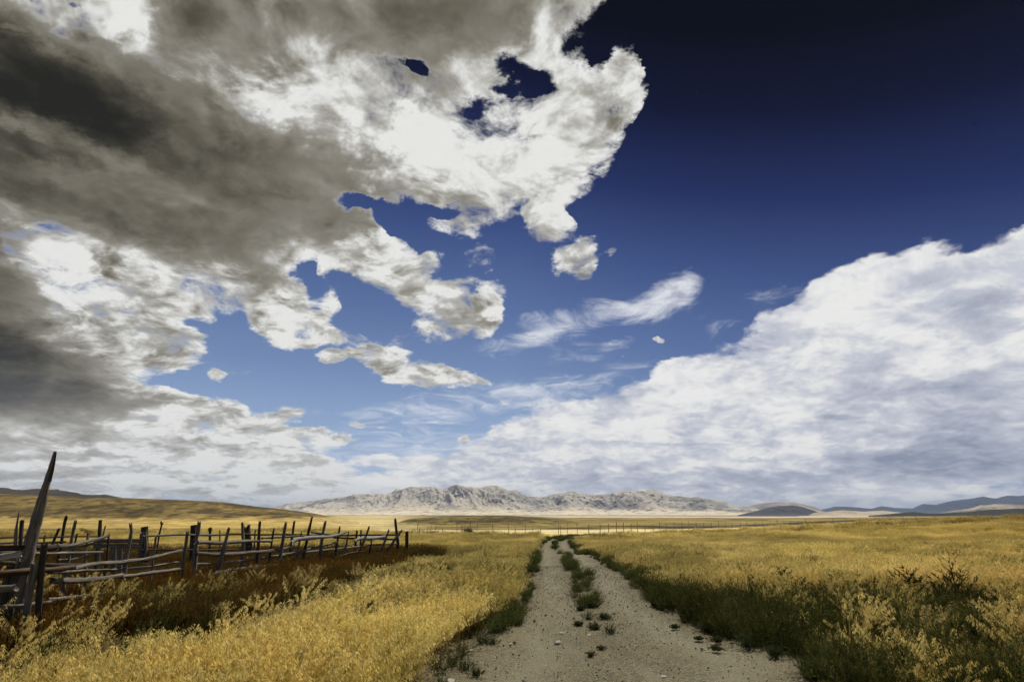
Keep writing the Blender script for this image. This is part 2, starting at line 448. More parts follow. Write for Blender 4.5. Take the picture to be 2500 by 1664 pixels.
ZT = np.vstack([np.zeros(len(COLX)), np.zeros(len(COLX)), row_to_z(ROWS, DIST[:, None])])
LD = np.log(np.concatenate([[0.1, 22.0], DIST]))

HILL = np.array([[-400, 1203], [0, 1208], [100, 1211], [200, 1216], [300, 1217], [430, 1221], [540, 1226], [620, 1236], [700, 1243.5], [760, 1251], [800, 1258], [860, 1268]], float)
KNOLL = np.array([[930, 1276], [970, 1268], [1050, 1262], [1130, 1257.5], [1210, 1255.5], [1290, 1259], [1350, 1264], [1420, 1271], [1450, 1276]], float)


def land(x, y, fine=True):
    x = np.asarray(x, float); y = np.asarray(y, float)
    az = np.arctan2(x, y)
    azc = np.clip(az, -0.95, 0.95)
    d = np.hypot(x, y) * np.cos(azc)
    px = CX + FPX * np.tan(azc) / CP
    c = np.clip(np.interp(px, COLX, np.arange(len(COLX))), 0, len(COLX) - 1.0001)
    r = np.clip(np.interp(np.log(np.maximum(d, 0.11)), LD, np.arange(len(LD))), 0, len(LD) - 1.0001)
    ci = c.astype(int); ri = r.astype(int); fc = c - ci; fr = r - ri
    fr = fr * fr * (3 - 2 * fr) * 0.35 + fr * 0.65
    z = (ZT[ri, ci] * (1 - fc) + ZT[ri, ci + 1] * fc) * (1 - fr) + (ZT[ri + 1, ci] * (1 - fc) + ZT[ri + 1, ci + 1] * fc) * fr
    # behind the observer both sides meet
    bk = sstep(1.6, 2.6, np.abs(az))
    z = z * (1 - bk) + bk * (-0.01 * d)
    # shallow hump and dip across the track
    z = z + 0.10 * np.exp(-((d - 24.5) / 3.0) ** 2) - 0.30 * np.exp(-((d - 33) / 5.0) ** 2)
    # hills to the left
    h1 = row_to_z(np.interp(px, HILL[:, 0], HILL[:, 1]), 480.0)
    base = row_to_z(np.full_like(px, 1275.0), 480.0)
    w = sstep(270, 480, d) * (1 - sstep(520, 1100, d)) * sstep(880, 780, px)
    gul = ridged(x / 70, y / 70, 5, 4) - 0.5
    und = fbm(x / 45, y / 45, 9, 4) - 0.5
    prof = np.where(d < 480, sstep(270, 480, d) ** 0.8, 1 - sstep(520, 1100, d))
    wob = (und * 3.2 - gul * 2.2) * np.sin(np.pi * np.clip(prof, 0, 1)) * sstep(0, 6, h1 - base)
    z = z + np.where(px < 880, (np.maximum(h1 - base, 0) * prof + wob * w), 0)
    h2 = row_to_z(np.interp(px, KNOLL[:, 0], KNOLL[:, 1]), 330.0)
    b2 = row_to_z(np.full_like(px, 1283.0), 330.0)
    p2 = np.where(d < 330, sstep(215, 330, d), 1 - sstep(345, 520, d))
    e2 = sstep(930, 1010, px) * sstep(1450, 1380, px)
    z = z + e2 * (np.maximum(h2 - b2, 0) * p2 + (und * 1.2 - gul * 0.8) * np.sin(np.pi * np.clip(p2, 0, 1)))
    if fine:
        z = z + (fbm(x / 1.7, y / 1.7, 3, 3) - 0.5) * 0.07 * sstep(3, 9, d) + (fbm(x / 14, y / 14, 4, 2) - 0.5) * 0.16 * sstep(10, 30, d) * sstep(400, 200, d)
    return z


def ground(px, py, lift=0.0):
    """where the ray of a pixel meets the land (lift: grass height seen instead of the soil)"""
    r = ray(px, py)
    t = np.geomspace(2.0, 6000.0, 3000)
    P = r[None, :] * t[:, None] + np.array([0, 0, EYE])
    f = P[:, 2] - lift - land(P[:, 0], P[:, 1], False)
    k = np.argmax(f < 0) if (f < 0).any() else len(t) - 1
    if k == 0: return Vector(P[0])
    a = f[k - 1] / (f[k - 1] - f[k])
    p = P[k - 1] * (1 - a) + P[k] * a
    return Vector(p)


# road edges, seen in the photo as rows of pixels
EL = [(1068, 1664), (1068, 1639), (1172, 1565), (1246, 1526), (1270, 1494), (1298, 1437), (1308, 1399), (1311, 1369), (1310, 1351), (1319, 1333), (1340, 1318.6), (1375, 1309.5), (1415, 1305.5)]
ER = [(1985, 1664), (1960, 1620), (1905, 1585), (1812, 1573), (1755, 1550), (1700, 1535), (1624, 1495), (1564, 1444), (1520, 1401), (1475, 1377), (1438, 1353.5), (1409, 1349), (1392, 1330), (1400, 1315), (1432, 1307.5), (1470, 1305)]
gl = np.array([ground(*p) for p in EL]); gr_ = np.array([ground(*p) for p in ER])
# the right edge is followed by its depth
YL = np.concatenate([[-12, 0, 4], gl[:, 1]]); XL = np.concatenate([[-0.95, -0.9, -0.88], gl[:, 0]])
oR = np.argsort(gr_[:, 1]); YR = np.concatenate([[-12, 0, 4], gr_[oR, 1]]); XR = np.concatenate([[2.9, 3.0, 3.05], gr_[oR, 0]])
oL = np.argsort(YL); YL, XL = YL[oL], XL[oL]
oR = np.argsort(YR); YR, XR = YR[oR], XR[oR]
ROAD_END = 62.0


def road_l(y): return np.interp(y, YL, XL)
def road_r(y): return np.interp(y, YR, XR)


def inside(poly, px, py):
    px = np.asarray(px, float); py = np.asarray(py, float)
    c = np.zeros(px.shape, bool)
    n = len(poly)
    for i in range(n):
        x1, y1 = poly[i]; x2, y2 = poly[(i + 1) % n]
        if y1 == y2: continue
        k = ((y1 > py) != (y2 > py)) & (px < (x2 - x1) * (py - y1) / (y2 - y1) + x1)
        c ^= k
    return c


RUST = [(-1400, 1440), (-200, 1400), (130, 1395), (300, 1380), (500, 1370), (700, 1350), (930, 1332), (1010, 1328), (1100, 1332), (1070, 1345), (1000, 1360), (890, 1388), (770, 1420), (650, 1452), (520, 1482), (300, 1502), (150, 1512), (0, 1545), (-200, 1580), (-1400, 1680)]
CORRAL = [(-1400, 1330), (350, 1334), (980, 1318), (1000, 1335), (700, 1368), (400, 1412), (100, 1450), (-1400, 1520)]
SCRUB_R = [(1450, 1362), (1480, 1372), (1600, 1390), (1720, 1416), (1900, 1422), (2100, 1424), (2350, 1434), (2450, 1455), (2420, 1500), (2330, 1520), (2200, 1490), (2050, 1482), (1950, 1500), (1880, 1545), (1800, 1570), (1740, 1545), (1640, 1495), (1560, 1440)]
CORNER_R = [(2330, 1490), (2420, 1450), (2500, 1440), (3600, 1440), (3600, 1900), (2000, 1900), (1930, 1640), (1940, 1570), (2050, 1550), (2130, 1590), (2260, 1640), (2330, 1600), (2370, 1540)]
MEDIAN = [[(1404, 1397), (1440, 1396), (1452, 1420), (1466, 1478), (1440, 1482), (1415, 1478), (1398, 1440)],
          [(1364, 1352), (1390, 1352), (1419, 1392), (1414, 1397), (1390, 1397), (1376, 1375)],
          [(1350, 1322), (1362, 1322), (1360, 1342), (1348, 1342)],
          [(1362, 1318), (1372, 1313), (1412, 1306.5), (1414, 1308), (1380, 1315), (1366, 1321)]]
DARK_L = [(1010, 1378), (1100, 1372), (1200, 1385), (1235, 1398), (1180, 1450), (1060, 1475), (900, 1480), (760, 1470), (800, 1440), (920, 1400)]


# ------------------------------------------------------------------ land colours (what grows there)
def srgb(r, g, b):
    f = lambda c: (c / 255 / 12.92) if c / 255 <= 0.04045 else ((c / 255 + 0.055) / 1.055) ** 2.4
    return np.array([f(r), f(g), f(b)])


STRAW = np.array([0.43, 0.31, 0.095])
STRAW_PALE = np.array([0.64, 0.53, 0.26])
OLIVE = np.array([0.23, 0.175, 0.045])
SAGE = np.array([0.058, 0.043, 0.016])
RUSTC = np.array([0.10, 0.048, 0.014])
SOIL = np.array([0.085, 0.06, 0.028])
FLAT = np.array([0.62, 0.52, 0.36])
HILLC = np.array([0.17, 0.118, 0.036])

L_FLAT = np.array([[0, 1258], [640, 1242], [760, 1250], [1000, 1253], [1210, 1256], [1370, 1262.5], [2000, 1263], [2250, 1259.5], [2500, 1257]])
L_DARK = np.array([[1200, 1293], [1340, 1288.5], [1450, 1284], [1560, 1281.3], [1640, 1284], [1750, 1283], [1850, 1278.5], [2000, 1272], [2100, 1267.5], [2300, 1262.5], [2500, 1259.5]])
T_DARK = np.array([[1200, 0], [1340, 3], [1450, 7], [1560, 9], [1640, 7], [1750, 5.5], [1900, 6.5], [2100, 5], [2300, 2.2], [2500, 1.4]])
L_EDGE = np.array([[0, 1296], [900, 1298], [1250, 1303], [1400, 1302], [1500, 1301], [1600, 1298], [1700, 1295], [1850, 1289], [2070, 1278], [2300, 1268], [2500, 1262]])


def blend(c, w, col):
    return c * (1 - w[:, None]) + w[:, None] * col[None, :]


def land_colour(x, y, z):
    px, py = proj(x, y, z)
    d = np.hypot(x, y)
    far = y > 8
    n1 = fbm(x / 9, y / 9, 21, 4); n2 = fbm(x / 60, y / 60, 22, 4); n3 = fbm(px / 60, py / 3.0, 23, 4)
    c = np.repeat(STRAW[None, :], len(x), 0) * (0.75 + 0.5 * n1)[:, None]
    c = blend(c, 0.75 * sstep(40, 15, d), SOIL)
    # beyond the far fence
    edge = np.interp(px, L_EDGE[:, 0], L_EDGE[:, 1])
    fw = far & (d > 50)
    j = (n3 - 0.5) * 2.2
    w = sstep(0.6, -0.6, py + j - edge) * fw * sstep(700, 1000, px)
    c = blend(c, w, STRAW_PALE)
    dk = np.interp(px, L_DARK[:, 0], L_DARK[:, 1]); tk = np.interp(px, T_DARK[:, 0], T_DARK[:, 1])
    w = sstep(1.0, -1.0, py + j - (dk + tk)) * fw * sstep(1150, 1300, px)
    c = blend(c, w, SAGE * .62)
    w = sstep(0.7, -0.7, py + j * 0.5 - dk) * fw * sstep(900, 1100, px)
    c = blend(c, w, OLIVE)
    # streaks of drier and greener ground on the plain
    w = sstep(0.55, 0.7, n3) * fw * sstep(900, 1100, px) * (py < dk - 1) * 0.55
    c = blend(c, w, SAGE)
    w = sstep(0.5, 0.75, fbm(px / 140, py / 2.2, 31, 3)) * fw * (py < 1290) * 0.5
    c = blend(c, w, STRAW)
    # left plain, dry wash and hills
    lw = fw * sstep(1000, 850, px)
    w = lw * sstep(1300, 1296, py + j) * sstep(1288, 1292, py + j * 2) * sstep(900, 500, px) * 0.9
    c = blend(c, w, SAGE)
    w = lw * sstep(1308, 1306, py + j) * sstep(1297, 1299.5, py + j * 1.5) * sstep(480, 330, px) * sstep(0.3, 0.5, fbm(px / 9, py / 1.5, 33, 3))
    c = blend(c, w, FLAT)
    hz = (np.interp(px, HILL[:, 0], HILL[:, 1]))
    onhill = fw * sstep(1267, 1259, py + (fbm(px / 40, py / 6, 41, 3) - 0.5) * 14) * sstep(830, 760, px) * (d > 290)
    sc = ridged(x / 34, y / 30, 44, 5, .62) * .6 + fbm(x / 9, y / 14, 45, 4, .6) * .4
    c = blend(c, onhill * 0.95, HILLC)
    c = blend(c, onhill * sstep(0.42, 0.62, sc) * 0.85, np.array([0.045, 0.036, 0.014]))
    c = blend(c, onhill * sstep(0.35, 0.2, sc) * 0.6, STRAW * 0.9)
    kn = fw * sstep(930, 1010, px) * sstep(1460, 1380, px) * (d > 240) * (d < 560) * sstep(1280, 1272, py)
    c = blend(c, kn * 0.9, OLIVE * 0.8)
    c = blend(c, kn * sstep(0.4, 0.6, sc) * 0.8, SAGE)
    # the pale flats in front of the mountains
    fl = np.interp(px, L_FLAT[:, 0], L_FLAT[:, 1])
    w = sstep(0.4, -0.4, py - fl + (n3 - 0.5) * 0.6) * (d > 600)
    c = blend(c, w, FLAT)
    # nearer ground
    near = far & (d < 60)
    qx, qy = proj(x, y, z + 0.25)
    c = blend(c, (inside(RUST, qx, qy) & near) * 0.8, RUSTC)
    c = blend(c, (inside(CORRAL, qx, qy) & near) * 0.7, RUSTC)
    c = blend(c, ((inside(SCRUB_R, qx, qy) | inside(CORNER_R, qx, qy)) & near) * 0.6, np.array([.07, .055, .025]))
    bush = np.clip(onhill + kn * .9 + .35 * fw * (py < dk), 0, 1)
    # gravel thrown out along the track
    el = road_l(y) - x; er = x - road_r(y)
    e = np.where(el > 0, el, np.where(er > 0, er, 0))
    w = sstep(.95, .25, e + (n1 - .5) * .8) * (y < ROAD_END) * (y > -12) * .85
    c = blend(c, w, np.array([.215, .178, .108]))
    return np.hstack([c, bush[:, None]])


def land_material():
    m = bpy.data.materials.new('dry_grassland'); m.use_nodes = True
    nt = NT(m.node_tree); bs = nt.n['Principled BSDF']
    bs.inputs['Roughness'].default_value = 0.95; bs.inputs['Specular IOR Level'].default_value = 0.1
    an = nt.node('ShaderNodeAttribute', attribute_name='gcol'); co = an.outputs['Color']
    pos = nt.node('ShaderNodeNewGeometry').outputs['Position']
    bu, _ = nt.noise(nt.mapping(pos, scale=(.22, .10, .3)), 1.0, 5, .62)
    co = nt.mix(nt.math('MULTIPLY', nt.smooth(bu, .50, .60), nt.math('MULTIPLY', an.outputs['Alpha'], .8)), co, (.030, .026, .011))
    a, _ = nt.noise(pos, 3.0, 8, 0.7)
    b, _ = nt.noise(nt.mapping(pos, scale=(.12, .12, .5)), 1.0, 8, 0.68)
    e, _ = nt.noise(nt.mapping(pos, scale=(.012, .012, .02)), 1.0, 6, 0.65)
    v = nt.math('MULTIPLY', nt.smooth(a, 0.25, 0.75, 0.62, 1.38), nt.smooth(b, 0.28, 0.72, 0.62, 1.38))
    v = nt.math('MULTIPLY', v, nt.smooth(e, 0.3, 0.7, 0.75, 1.25))
    nt.put(bs.inputs['Base Color'], nt.vec('SCALE', co, scale=v))
    bp = nt.node('ShaderNodeBump'); bp.inputs['Strength'].default_value = 0.9; bp.inputs['Distance'].default_value = 0.25
    nt.put(bp.inputs['Height'], nt.math('ADD', a, nt.math('MULTIPLY', b, 2.0)))
    nt.put(bs.inputs['Normal'], bp.outputs[0])
    return m


def build_land():
    az = np.concatenate([np.linspace(-math.pi, -0.83, 110, endpoint=False), np.linspace(-0.83, 0.83, 900, endpoint=False), np.linspace(0.83, math.pi, 110, endpoint=False)])
    rr = np.concatenate([[0.02], np.geomspace(0.6, 26000, 560)])
    A, R = np.meshgrid(az, rr, indexing='ij')
    x = (R * np.sin(A)).ravel(); y = (R * np.cos(A)).ravel()
    z = land(x, y)
    inr = (x > road_l(y) - 0.05) & (x < road_r(y) + 0.05) & (y < ROAD_END) & (y > -12)
    cols = np.zeros((len(x), 4))
    for k in range(0, len(x), 100000):
        cols[k:k + 100000] = land_colour(x[k:k + 100000], y[k:k + 100000], z[k:k + 100000])
    z = np.where(inr, z - 0.05, z)
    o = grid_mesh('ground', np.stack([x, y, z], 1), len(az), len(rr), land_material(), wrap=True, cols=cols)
    return tag(o, kind='structure')


def road_material():
    m = bpy.data.materials.new('road_gravel'); m.use_nodes = True
    nt = NT(m.node_tree); bs = nt.n['Principled BSDF']
    bs.inputs['Roughness'].default_value = 0.93; bs.inputs['Specular IOR Level'].default_value = 0.15
    pos = nt.node('ShaderNodeNewGeometry').outputs['Position']
    vo = nt.node('ShaderNodeTexVoronoi'); vo.inputs['Scale'].default_value = 46.0; nt.put(vo.inputs['Vector'], pos)
    vo2 = nt.node('ShaderNodeTexVoronoi'); vo2.inputs['Scale'].default_value = 95.0; nt.put(vo2.inputs['Vector'], pos)
    a, _ = nt.noise(pos, 55, 6, 0.75)
    b, _ = nt.noise(pos, 1.1, 6, 0.65)
    g, _ = nt.noise(nt.mapping(pos, scale=(1.6, .22, 1)), 1.0, 4, 0.6)
    sx = nt.node('ShaderNodeSeparateXYZ'); nt.put(sx.inputs[0], vo.outputs['Color'])
    sy = nt.node('ShaderNodeSeparateXYZ'); nt.put(sy.inputs[0], vo2.outputs['Color'])
    stone = nt.ramp(sx.outputs[0], [(0, (0.033, 0.027, 0.014)), (.16, (0.083, 0.070, 0.037)), (.5, (0.156, 0.134, 0.072)), (.82, (0.202, 0.176, 0.101)), (.95, (0.304, 0.275, 0.182)), (1, (0.361, 0.345, 0.256))])
    stone2 = nt.ramp(sy.outputs[0], [(0, (0.029, 0.025, 0.013)), (.3, (0.120, 0.102, 0.056)), (.8, (0.210, 0.182, 0.107)), (1, (0.260, 0.238, 0.163))])
    c = nt.mix(nt.smooth(a, .4, .6), stone, stone2)
    c = nt.mix(nt.smooth(b, .45, .7, 0, .55), c, (0.174, 0.148, 0.079))
    c = nt.mix(nt.smooth(g, .5, .7, 0, .4), c, (0.246, 0.218, 0.140))
    ru = nt.node('ShaderNodeSeparateXYZ'); nt.put(ru.inputs[0], nt.node('ShaderNodeAttribute', attribute_name='gcol').outputs['Color'])
    dust, _ = nt.noise(nt.mapping(pos, scale=(1.2, .35, 1)), 2.0, 6, .65)
    c = nt.mix(nt.math('MULTIPLY', ru.outputs[0], nt.smooth(dust, .3, .62, .15, .62)), c, (0.238, 0.222, 0.151))
    c = nt.mix(nt.math('MULTIPLY', ru.outputs[1], nt.smooth(dust, .62, .35, .1, .6)), c, (0.076, 0.065, 0.037))
    nt.put(bs.inputs['Base Color'], c)
    bp = nt.node('ShaderNodeBump'); bp.inputs['Strength'].default_value = 1.0; bp.inputs['Distance'].default_value = 0.02
    h = nt.math('SUBTRACT', nt.math('MULTIPLY', a, .5), vo.outputs['Distance'])
    nt.put(bp.inputs['Height'], nt.math('ADD', h, nt.math('MULTIPLY', b, 1.5)))
    nt.put(bs.inputs['Normal'], bp.outputs[0])
    return m


def build_road():
    ys = np.concatenate([np.linspace(-12, 3, 12, endpoint=False), np.geomspace(3, ROAD_END, 420)])
    us = np.linspace(0, 1, 34)
    Y, U = np.meshgrid(ys, us, indexing='ij')
    l = road_l(Y) - 0.12; r = road_r(Y) + 0.12
    l = l + (fbm(Y * 1.7, Y * 0 + 3, 71, 4) - 0.5) * 0.5; r = r + (fbm(Y * 1.7, Y * 0 + 9, 72, 4) - 0.5) * 0.5
    X = l + (r - l) * U
    z = land(X.ravel(), Y.ravel()).reshape(X.shape)
    ruts = -0.035 * (np.exp(-((U - .25) / .1) ** 2) + np.exp(-((U - .78) / .1) ** 2)) - 0.05 * (sstep(.06, 0, U) + sstep(.94, 1, U))
    z = z + 0.012 + ruts + (fbm(X * 3, Y * 3, 73, 3) - .5) * 0.02
    wv = (fbm(Y * .35, X * 0, 75, 3) - .5) * .10
    rut = np.exp(-((U + wv - .25) / .11) ** 2) + np.exp(-((U + wv - .76) / .11) ** 2)
    edge = np.exp(-((U - .5) / .12) ** 2) * .8 + sstep(.14, .02, U) + sstep(.88, .98, U)
    cols = np.stack([rut.ravel(), np.clip(edge, 0, 1).ravel(), 0 * X.ravel(), 1 + 0 * X.ravel()], 1)
    o = grid_mesh('road', np.stack([X.ravel(), Y.ravel(), z.ravel()], 1), len(ys), len(us), road_material(), cols=cols)
    # faces must look upwards
    return tag(o, kind='structure')


# ------------------------------------------------------------------ mountains
RANGE = [(640, 1240), (665, 1236), (700, 1228), (760, 1221), (800, 1214), (840, 1213), (880, 1204), (920, 1203), (945, 1204), (960, 1197), (1000, 1188), (1040, 1187), (1080, 1192), (1100, 1185), (1150, 1186), (1170, 1190), (1190, 1184), (1215, 1183), (1240, 1195), (1260, 1195), (1280, 1208), (1300, 1213), (1320, 1212), (1345, 1207), (1365, 1202), (1390, 1200), (1420, 1204), (1440, 1204), (1470, 1206), (1490, 1207), (1500, 1200), (1530, 1198), (1555, 1196), (1600, 1198), (1640, 1208), (1665, 1209), (1690, 1214), (1700, 1211), (1740, 1218), (1770, 1222), (1790, 1232), (1830, 1236), (1860, 1246), (1900, 1253), (1940, 1257)]
GREY_HILL = [(1800, 1257), (1840, 1248), (1880, 1238), (1905, 1233.5), (1940, 1232.5), (1965, 1238), (1990, 1246), (2010, 1256)]
TABLE = [(1800, 1252), (1835, 1232), (1870, 1227), (1905, 1224.5), (1940, 1226), (1965, 1230), (1990, 1236), (2020, 1250)]
BLUE = [(1960, 1252), (1990, 1244), (2020, 1241), (2040, 1236), (2075, 1236), (2105, 1239), (2130, 1241), (2155, 1235), (2190, 1239), (2230, 1240), (2260, 1229), (2290, 1231), (2330, 1222), (2375, 1216), (2410, 1211), (2440, 1216), (2470, 1210), (2500, 1210), (2560, 1204), (2640, 1212), (2760, 1200), (2950, 1215), (3200, 1240)]
PALE_LOW = [(1940, 1257), (1990, 1251), (2060, 1244.5), (2110, 1248), (2160, 1246), (2210, 1251), (2260, 1257)]
MESA = [(2290, 1252), (2330, 1246), (2375, 1240), (2400, 1232), (2450, 1230), (2500, 1232), (2600, 1228), (2800, 1240), (2950, 1255)]
DARK_LOW = [(2120, 1258), (2170, 1254), (2230, 1248.5), (2270, 1253), (2300, 1252), (2360, 1249), (2420, 1243), (2500, 1240.5), (2620, 1238), (2760, 1246), (2900, 1257)]
LEFT_GREY = [(-500, 1188), (-200, 1184), (0, 1190), (40, 1194), (80, 1192), (150, 1198), (180, 1203), (215, 1206), (245, 1205), (290, 1213), (340, 1222), (420, 1240), (500, 1256)]


def rock_material(name, low, mid, dark, bush, scale=1.0):
    m = bpy.data.materials.new(name); m.use_nodes = True
    nt = NT(m.node_tree); bs = nt.n['Principled BSDF']
    bs.inputs['Roughness'].default_value = 1.0; bs.inputs['Specular IOR Level'].default_value = 0.0
    geo = nt.node('ShaderNodeNewGeometry'); pos = geo.outputs['Position']
    co = nt.node('ShaderNodeAttribute', attribute_name='gcol').outputs['Color']
    sx = nt.node('ShaderNodeSeparateXYZ'); nt.put(sx.inputs[0], co)
    a, _ = nt.noise(pos, 0.012 * scale, 9, 0.72)
    b, _ = nt.noise(pos, 0.0022 * scale, 7, 0.6)
    c = nt.mix(nt.smooth(sx.outputs[0], 0.02, 0.5), low, mid)
    c = nt.mix(nt.math('MULTIPLY', nt.smooth(b, .45, .62), nt.smooth(sx.outputs[0], 0.05, 0.4, 0.15, .75)), c, dark)
    c = nt.mix(nt.math('MULTIPLY', nt.smooth(a, .52, .6), bush), c, (.05, .055, .04))
    nt.put(bs.inputs['Base Color'], c)
    bp = nt.node('ShaderNodeBump'); bp.inputs['Strength'].default_value = 0.4; bp.inputs['Distance'].default_value = 12.0 / scale
    nt.put(bp.inputs['Height'], a); nt.put(bs.inputs['Normal'], bp.outputs[0])
    return m


def ridge(name, prof, d_foot, d_crest, d_back, mat, seed, na=700, nd=120, rough=1.0, foot_row=1257.0, cell=700.0, pw=1.25, apron=0.0):
    prof = np.array(prof, float)
    pxs = np.linspace(prof[0, 0], prof[-1, 0], na)
    dd = np.concatenate([np.linspace(d_foot, d_crest, nd), np.linspace(d_crest, d_back, nd // 3)[1:]])
    PX, Dd = np.meshgrid(pxs, dd, indexing='ij')
    x = (PX - CX) / FPX * CP * Dd
    crest_row = np.interp(PX, prof[:, 0], prof[:, 1])
    zc = row_to_z(crest_row, d_crest)
    zf = row_to_z(np.full_like(PX, foot_row), Dd)
    t = np.clip((Dd - d_foot) / (d_crest - d_foot), 0, 1)
    tb = np.clip((Dd - d_crest) / (d_back - d_crest), 0, 1)
    if apron:
        # a gentle fan of rubble, then the steep front
        steep = np.clip((t - apron) / (1 - apron), 0, 1)
        up_ = .13 * np.clip(t / apron, 0, 1) ** 1.4 + .87 * steep ** pw
    else:
        steep = t; up_ = t ** pw
    hump = np.where(Dd <= d_crest, up_, 1 - tb ** 1.2)
    wx = (fbm(x / cell * .6, Dd / cell * .6, seed + 9, 3) - .5) * cell * .8
    rg = ridged((x + wx) / cell, (Dd + wx) / (cell * 2.4), seed, 6, 0.52)
    sp = ridged((x + wx * .6 + (Dd - d_crest) * .25) / (cell * .42), (Dd + wx) / (cell * 2.6), seed + 5, 4, 0.55)
    rg = rg * .45 + sp * .55
    fn = fbm(x / (cell * .18), Dd / (cell * .25), seed + 3, 5, .6)
    H = np.maximum(zc - zf, 0)
    mod = 1 + rough * ((rg - 0.55) * 1.5 + (fn - .5) * .45) * np.where(Dd <= d_crest, np.sin(np.pi * np.clip(steep, 0, 1) ** .7) * 1.0 + .10 * t, .3)
    z = zf - 8 * (1 - t) * (Dd <= d_crest) + H * hump * mod
    cols = np.stack([np.clip(hump * (.6 + .8 * rg), 0, 1)] * 3 + [np.ones_like(PX)], -1).reshape(-1, 4)
    V = np.stack([x.ravel(), Dd.ravel(), z.ravel()], 1)
    o = grid_mesh(name, V, na, len(dd), mat, cols=cols)
    return tag(o, kind='structure')


def build_mountains():
    tan = rock_material('pale_rock', (.72, .63, .46), (.53, .485, .41), (.20, .195, .19), .8)
    ridge('mountains', RANGE, 5200, 7400, 8600, tan, 101, 1100, 220, 1.0, 1254.5, 620.0, 0.95, 0.45)
    grey = rock_material('scrub_rock', (.11, .105, .105), (.085, .085, .092), (.055, .055, .06), .4)
    ridge('mountains', GREY_HILL, 4600, 5200, 6000, grey, 131, 260, 60, .8, 1257.5, 300.0)
    ridge('mountains', TABLE, 8000, 9000, 10000, rock_material('far_rock', (.5, .43, .34), (.42, .37, .31), (.2, .18, .16), .3, .5), 141, 260, 60, .7, 1255.0, 700.0)
    blue = rock_material('far_hazed_rock', (.10, .115, .14), (.085, .098, .125), (.06, .07, .095), .2, .4)  # bluish base: part of the distance haze is put into the rock colour
    ridge('mountains', BLUE, 8300, 9800, 11300, blue, 151, 600, 60, .6, 1255.0, 1100.0)
    ridge('hills', PALE_LOW, 4300, 5000, 5600, rock_material('pale_clay', (.60, .50, .34), (.5, .42, .3), (.3, .26, .2), .4), 161, 400, 50, .9, 1259.0, 200.0)
    ridge('hills', MESA, 5200, 6000, 7200, rock_material('mesa_rock', (.5, .42, .30), (.42, .36, .27), (.16, .14, .11), .6), 171, 400, 60, .7, 1256.0, 300.0)
    ridge('hills', DARK_LOW, 3300, 3900, 4600, rock_material('dark_scrub', (.05, .043, .028), (.05, .042, .028), (.035, .03, .02), .3, 2.0), 181, 400, 40, .7, 1258.5, 200.0)
    ridge('hills', LEFT_GREY, 1700, 2300, 3200, rock_material('grey_scrub', (.08, .068, .045), (.07, .06, .042), (.045, .04, .03), .4, 2.0), 191, 400, 60, .8, 1262.0, 220.0)


build_land()
build_road()
build_mountains()

# ------------------------------------------------------------------ plants
def plant_material(name, base, tip, trans=0.3, tint_amt=1.0, use_tint=True):
    m = bpy.data.materials.new(name); m.use_nodes = True
    nt = NT(m.node_tree); nt.n.clear()
    out = nt.node('ShaderNodeOutputMaterial')
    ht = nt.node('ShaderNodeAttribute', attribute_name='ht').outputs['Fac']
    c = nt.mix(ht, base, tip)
    if use_tint:
        tn = nt.node('ShaderNodeAttribute', attribute_name='tint', attribute_type='INSTANCER').outputs['Color']
        c = nt.mix(1.0, c, tn, 'MULTIPLY')
    else:
        n, _ = nt.noise(nt.node('ShaderNodeTexCoord').outputs['Object'], 9.0, 3, .6)
        c = nt.vec('SCALE', c, scale=nt.smooth(n, .3, .7, .6, 1.4))
    df = nt.node('ShaderNodeBsdfDiffuse'); tr = nt.node('ShaderNodeBsdfTranslucent')
    nt.put(df.inputs[0], c); nt.put(tr.inputs[0], c)
    mx = nt.node('ShaderNodeMixShader'); mx.inputs[0].default_value = trans
    nt.l.new(df.outputs[0], mx.inputs[1]); nt.l.new(tr.outputs[0], mx.inputs[2])
    nt.l.new(mx.outputs[0], out.inputs[0])
    return m


class Leafy:
    """collects ribbons and small leaves into one mesh with a height attribute"""
    def __init__(self): self.v = []; self.f = []; self.h = []

    def ribbon(self, pts, w0, w1, side, h0=0.0, h1=1.0):
        n = len(pts); b = len(self.v)
        for i, p in enumerate(pts):
            t = i / (n - 1); w = w0 + (w1 - w0) * t
            self.v.append((p[0] - side[0] * w, p[1] - side[1] * w, p[2]))
            self.v.append((p[0] + side[0] * w, p[1] + side[1] * w, p[2]))
            self.h += [h0 + (h1 - h0) * t] * 2
        for i in range(n - 1):
            a = b + 2 * i; self.f.append((a, a + 1, a + 3, a + 2))

    def leaf(self, p, d, L, w, h):
        d = Vector(d).normalized()
        s = d.cross(Vector((random.uniform(-1, 1), random.uniform(-1, 1), random.uniform(-.3, .3))))
        if s.length < 1e-3: s = Vector((1, 0, 0))
        s = s.normalized() * w; p = Vector(p); b = len(self.v)
        for q in (p, p + d * L * .45 + s, p + d * L, p + d * L * .45 - s): self.v.append(tuple(q))
        self.h += [h] * 4
        self.f.append((b, b + 1, b + 2, b + 3))

    def build(self, name, mat, link=False, parent=None):
        o = mesh_obj(name, self.v, self.f, mat, parent, smooth=False, link=link)
        a = o.data.attributes.new('ht', 'FLOAT', 'POINT')
        a.data.foreach_set('value', np.array(self.h, np.float32))
        return o


